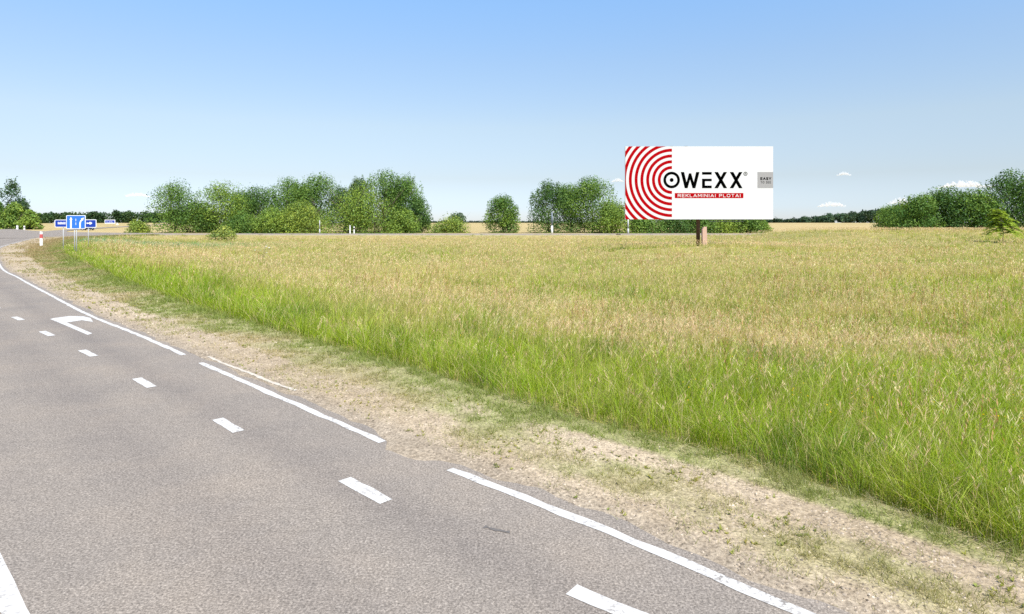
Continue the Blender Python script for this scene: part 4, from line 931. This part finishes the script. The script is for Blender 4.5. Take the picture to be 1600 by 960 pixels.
Yt = 335.0; t = empty('warning_sign', (ux(183.2, Yt), Yt, gz(183.2, Yt)), 'pale triangular sign standing right of the far blue sign', 'road sign'); zt = t.location.z
MB().prism([(-0.8, vz(351.9, Yt) - zt), (0.8, vz(351.9, Yt) - zt), (0, vz(348, Yt) - zt)], 0, 0.05).build('board', M['white'], t)
MB().prism([(-0.42, vz(351.4, Yt) - zt), (0.42, vz(351.4, Yt) - zt), (0, vz(349.3, Yt) - zt)], -0.02, -0.004).build('face', M['galv'], t)
MB().tube([(0, 0.1, -0.2), (0, 0.1, vz(349.5, Yt) - zt)], 0.05, 6).build('post', M['galv'], t)
def guide(label, group, u, Y, vt, wpx, bands, mats=('white', 'post_red')):
    """upright delineator post: slightly tapered white body with a coloured band"""
    z0 = surf(u, Y); X = ux(u, Y); t = empty('guide_post', (X, Y, z0), label, 'guide post', group); h = vz(vt, Y) - z0; w = wpx * Y / FOC / 2
    def body(f0, f1, g=1.0): return [(-w * g, -0.05 * g, h * f0), (w * g, -0.05 * g, h * f0), (w * g, 0.05 * g, h * f0), (-w * g, 0.05 * g, h * f0), (-w * 0.9 * g, -0.05 * g, h * f1), (w * 0.9 * g, -0.05 * g, h * (f1 - (0.03 if f1 == 1 else 0))), (w * 0.9 * g, 0.05 * g, h * (f1 - (0.03 if f1 == 1 else 0))), (-w * 0.9 * g, 0.05 * g, h * f1)]
    Fq = [(3, 2, 1, 0), (4, 5, 6, 7), (0, 1, 5, 4), (1, 2, 6, 5), (2, 3, 7, 6), (3, 0, 4, 7)]
    MB().raw(body(-0.05, 1.0), Fq).build('body', M[mats[0]], t)
    for f0, f1 in bands: MB().raw(body(f0, f1, 1.06), Fq).build('band', M[mats[1]], t)
    return t
guide('white guide post with red band on the grass inside the road bend', None, 64.5, 76.0, 362.0, 4.0, ((0.55, 0.82),))
gp = 'white guide posts beyond the roads'
guide('left one of two white posts before the left-edge bushes', gp, 27, 252, 352.5, 3.2, ((0.45, 0.6),), ('white', 'galv'))
guide('right one of two white posts before the left-edge bushes', gp, 38, 252, 353.0, 2.6, ((0.4, 0.6),), ('white', 'hidden_dark'))
guide('taller thin white post in front of the dome bush', gp, 547, 165, 352.0, 1.7, ((0.85, 0.93),), ('white', 'galv'))
guide('shorter white post with dark band in front of the dome bush', gp, 553.3, 165, 354.0, 1.7, ((0.62, 0.8),), ('white', 'hidden_dark'))
def pole(label, u, Y, vt, r, head):
    z0 = gz(u, Y); t = empty('roadside_pole', (ux(u, Y), Y, z0), label, 'pole', 'grey poles along the main road'); h = vz(vt, Y) - z0
    MB().tube([(0, 0, -0.2), (0, 0, h * 0.38)], [r * 1.5, r * 1.4], 8).build('sleeve', M['white'] if head else M['galv'], t, True)
    MB().tube([(0, 0, h * 0.36), (0, 0, h)], [r * 1.1, r], 8).build('shaft', M['galv'] if not head else M['dark_steel'], t, True)
    if head: MB().tube([(-0.1, 0, h - 0.12), (0.55, -0.15, h + 0.1)], [0.10, 0.16], 8).build('head', M['galv'], t)
pole('thin grey pole at the left flank of the dome bush', 499.5, 166, 344.5, 0.11, False)
pole('grey pole with pale foot and small head before the dark clump', 862.5, 166, 331.5, 0.19, True)
pole('grey pole under the lower left corner of the billboard', 981.5, 166, 343.0, 0.17, False)
# dark pipe stub at the far road edge
t = MB(); t.tube([(-0.55, 0, 0.12), (0.55, 0, 0.12)], 0.2, 10); o = t.build('pipe_stub', M['hidden_dark']); o.location = (ux(966, 151.5), 151.5, 0.0)
tag(o, 'short dark stub lying on the near edge of the main road', 'pipe')
# dark car on the far road, mostly behind the signs
Yc = 236.0; cxw = ux(137, Yc); zc = gz(137, Yc) + 0.14; car = empty('parked_car', (cxw, Yc, zc), 'dark car on the far road partly hidden by the blue signs', 'car')
prof = [(-2.15, 0.35), (2.15, 0.35), (2.15, 0.75), (1.5, 0.92), (0.75, 0.98), (-1.6, 1.0), (-2.12, 0.9)]
MB().prism(prof, -0.86, 0.86).build('body', M['car_dark'], car)
MB().prism([(0.78, 0.97), (0.25, 1.45), (-1.15, 1.47), (-1.75, 0.985)], -0.72, 0.72).build('cabin', M['glass'], car)
MB().prism([(0.22, 1.452), (0.15, 1.50), (-1.1, 1.52), (-1.18, 1.472)], -0.70, 0.70).build('roof', M['car_dark'], car)
for x in (-1.35, 1.35):
    for y in (-0.80, 0.80):
        w_ = MB(); w_.tube([(x, y - 0.11, 0.32), (x, y + 0.11, 0.32)], 0.32, 14); w_ = w_.build('wheel', M['rubber'], car)
        MB().tube([(x, y - 0.125, 0.32), (x, y + 0.125, 0.32)], 0.19, 10).build('rim', M['rim'], w_)
for y in (-0.6, 0.6): MB().box(-2.17, -2.10, y - 0.15, y + 0.15, 0.66, 0.82).build('tail_light', M['lamp_red'], car)
for y in (-0.6, 0.6): MB().box(2.10, 2.17, y - 0.15, y + 0.15, 0.58, 0.70).build('headlight', M['white'], car)

# ------------------------------------------------------------------ small fair-weather clouds low over the horizon
def cloud(label, u, v, wpx, hpx, Y=5200.0, k=60):
    _seed[0] += 1; r_ = random.Random(_seed[0]); w = wpx * Y / FOC; h = hpx * Y / FOC; V = []; F = []
    for i in range(k):
        f = (i + 0.5) / k * 2 - 1; env = max(0.25, 1 - f * f); rx = w / k * r_.uniform(1.2, 3.2); rz = h * 0.5 * env * r_.uniform(0.5, 1.0)
        cx_, cy_, cz_ = f * w * 0.46, r_.uniform(-0.1, 0.1) * w, rz * 0.7 + r_.uniform(-0.08, 0.08) * h; n0 = len(V); na, nb = 14, 8
        for q in range(nb + 1):
            th = math.pi * q / nb
            for p in range(na):
                ph = 2 * math.pi * p / na; jt = r_.uniform(0.88, 1.1) if 0 < q < nb else 1
                zz_ = math.cos(th); zz_ = zz_ if zz_ > 0 else zz_ * 0.45
                V.append((cx_ + rx * math.sin(th) * math.cos(ph) * jt, cy_ + rx * math.sin(th) * math.sin(ph) * jt, cz_ + rz * zz_ * jt))
        for q in range(nb):
            for p in range(na): F.append((n0 + q * na + p, n0 + q * na + (p + 1) % na, n0 + (q + 1) * na + (p + 1) % na, n0 + (q + 1) * na + p))
    o = obj('cloud', V, F, M['cloud'], smooth=True); o.location = (ux(u, Y), Y, vz(v + hpx * 0.3, Y)); tag(o, label, 'cloud', 'small white clouds low in the sky')
cloud('largest flat white cloud just above the right-hand trees', 1507, 289, 84, 15)
cloud('small white cloud wedged left of the right-hand trees', 1408, 315, 40, 14)
cloud('flat white cloud low over the far wood right of the billboard', 1300, 320, 44, 11)
cloud('tiny white cloud highest of those right of the billboard', 1319, 272, 24, 8)
cloud('tiny white cloud touching the left edge of the billboard', 965, 282, 20, 8)
cloud('thin white cloud streak left of the grove above the signs', 214, 305, 40, 8)
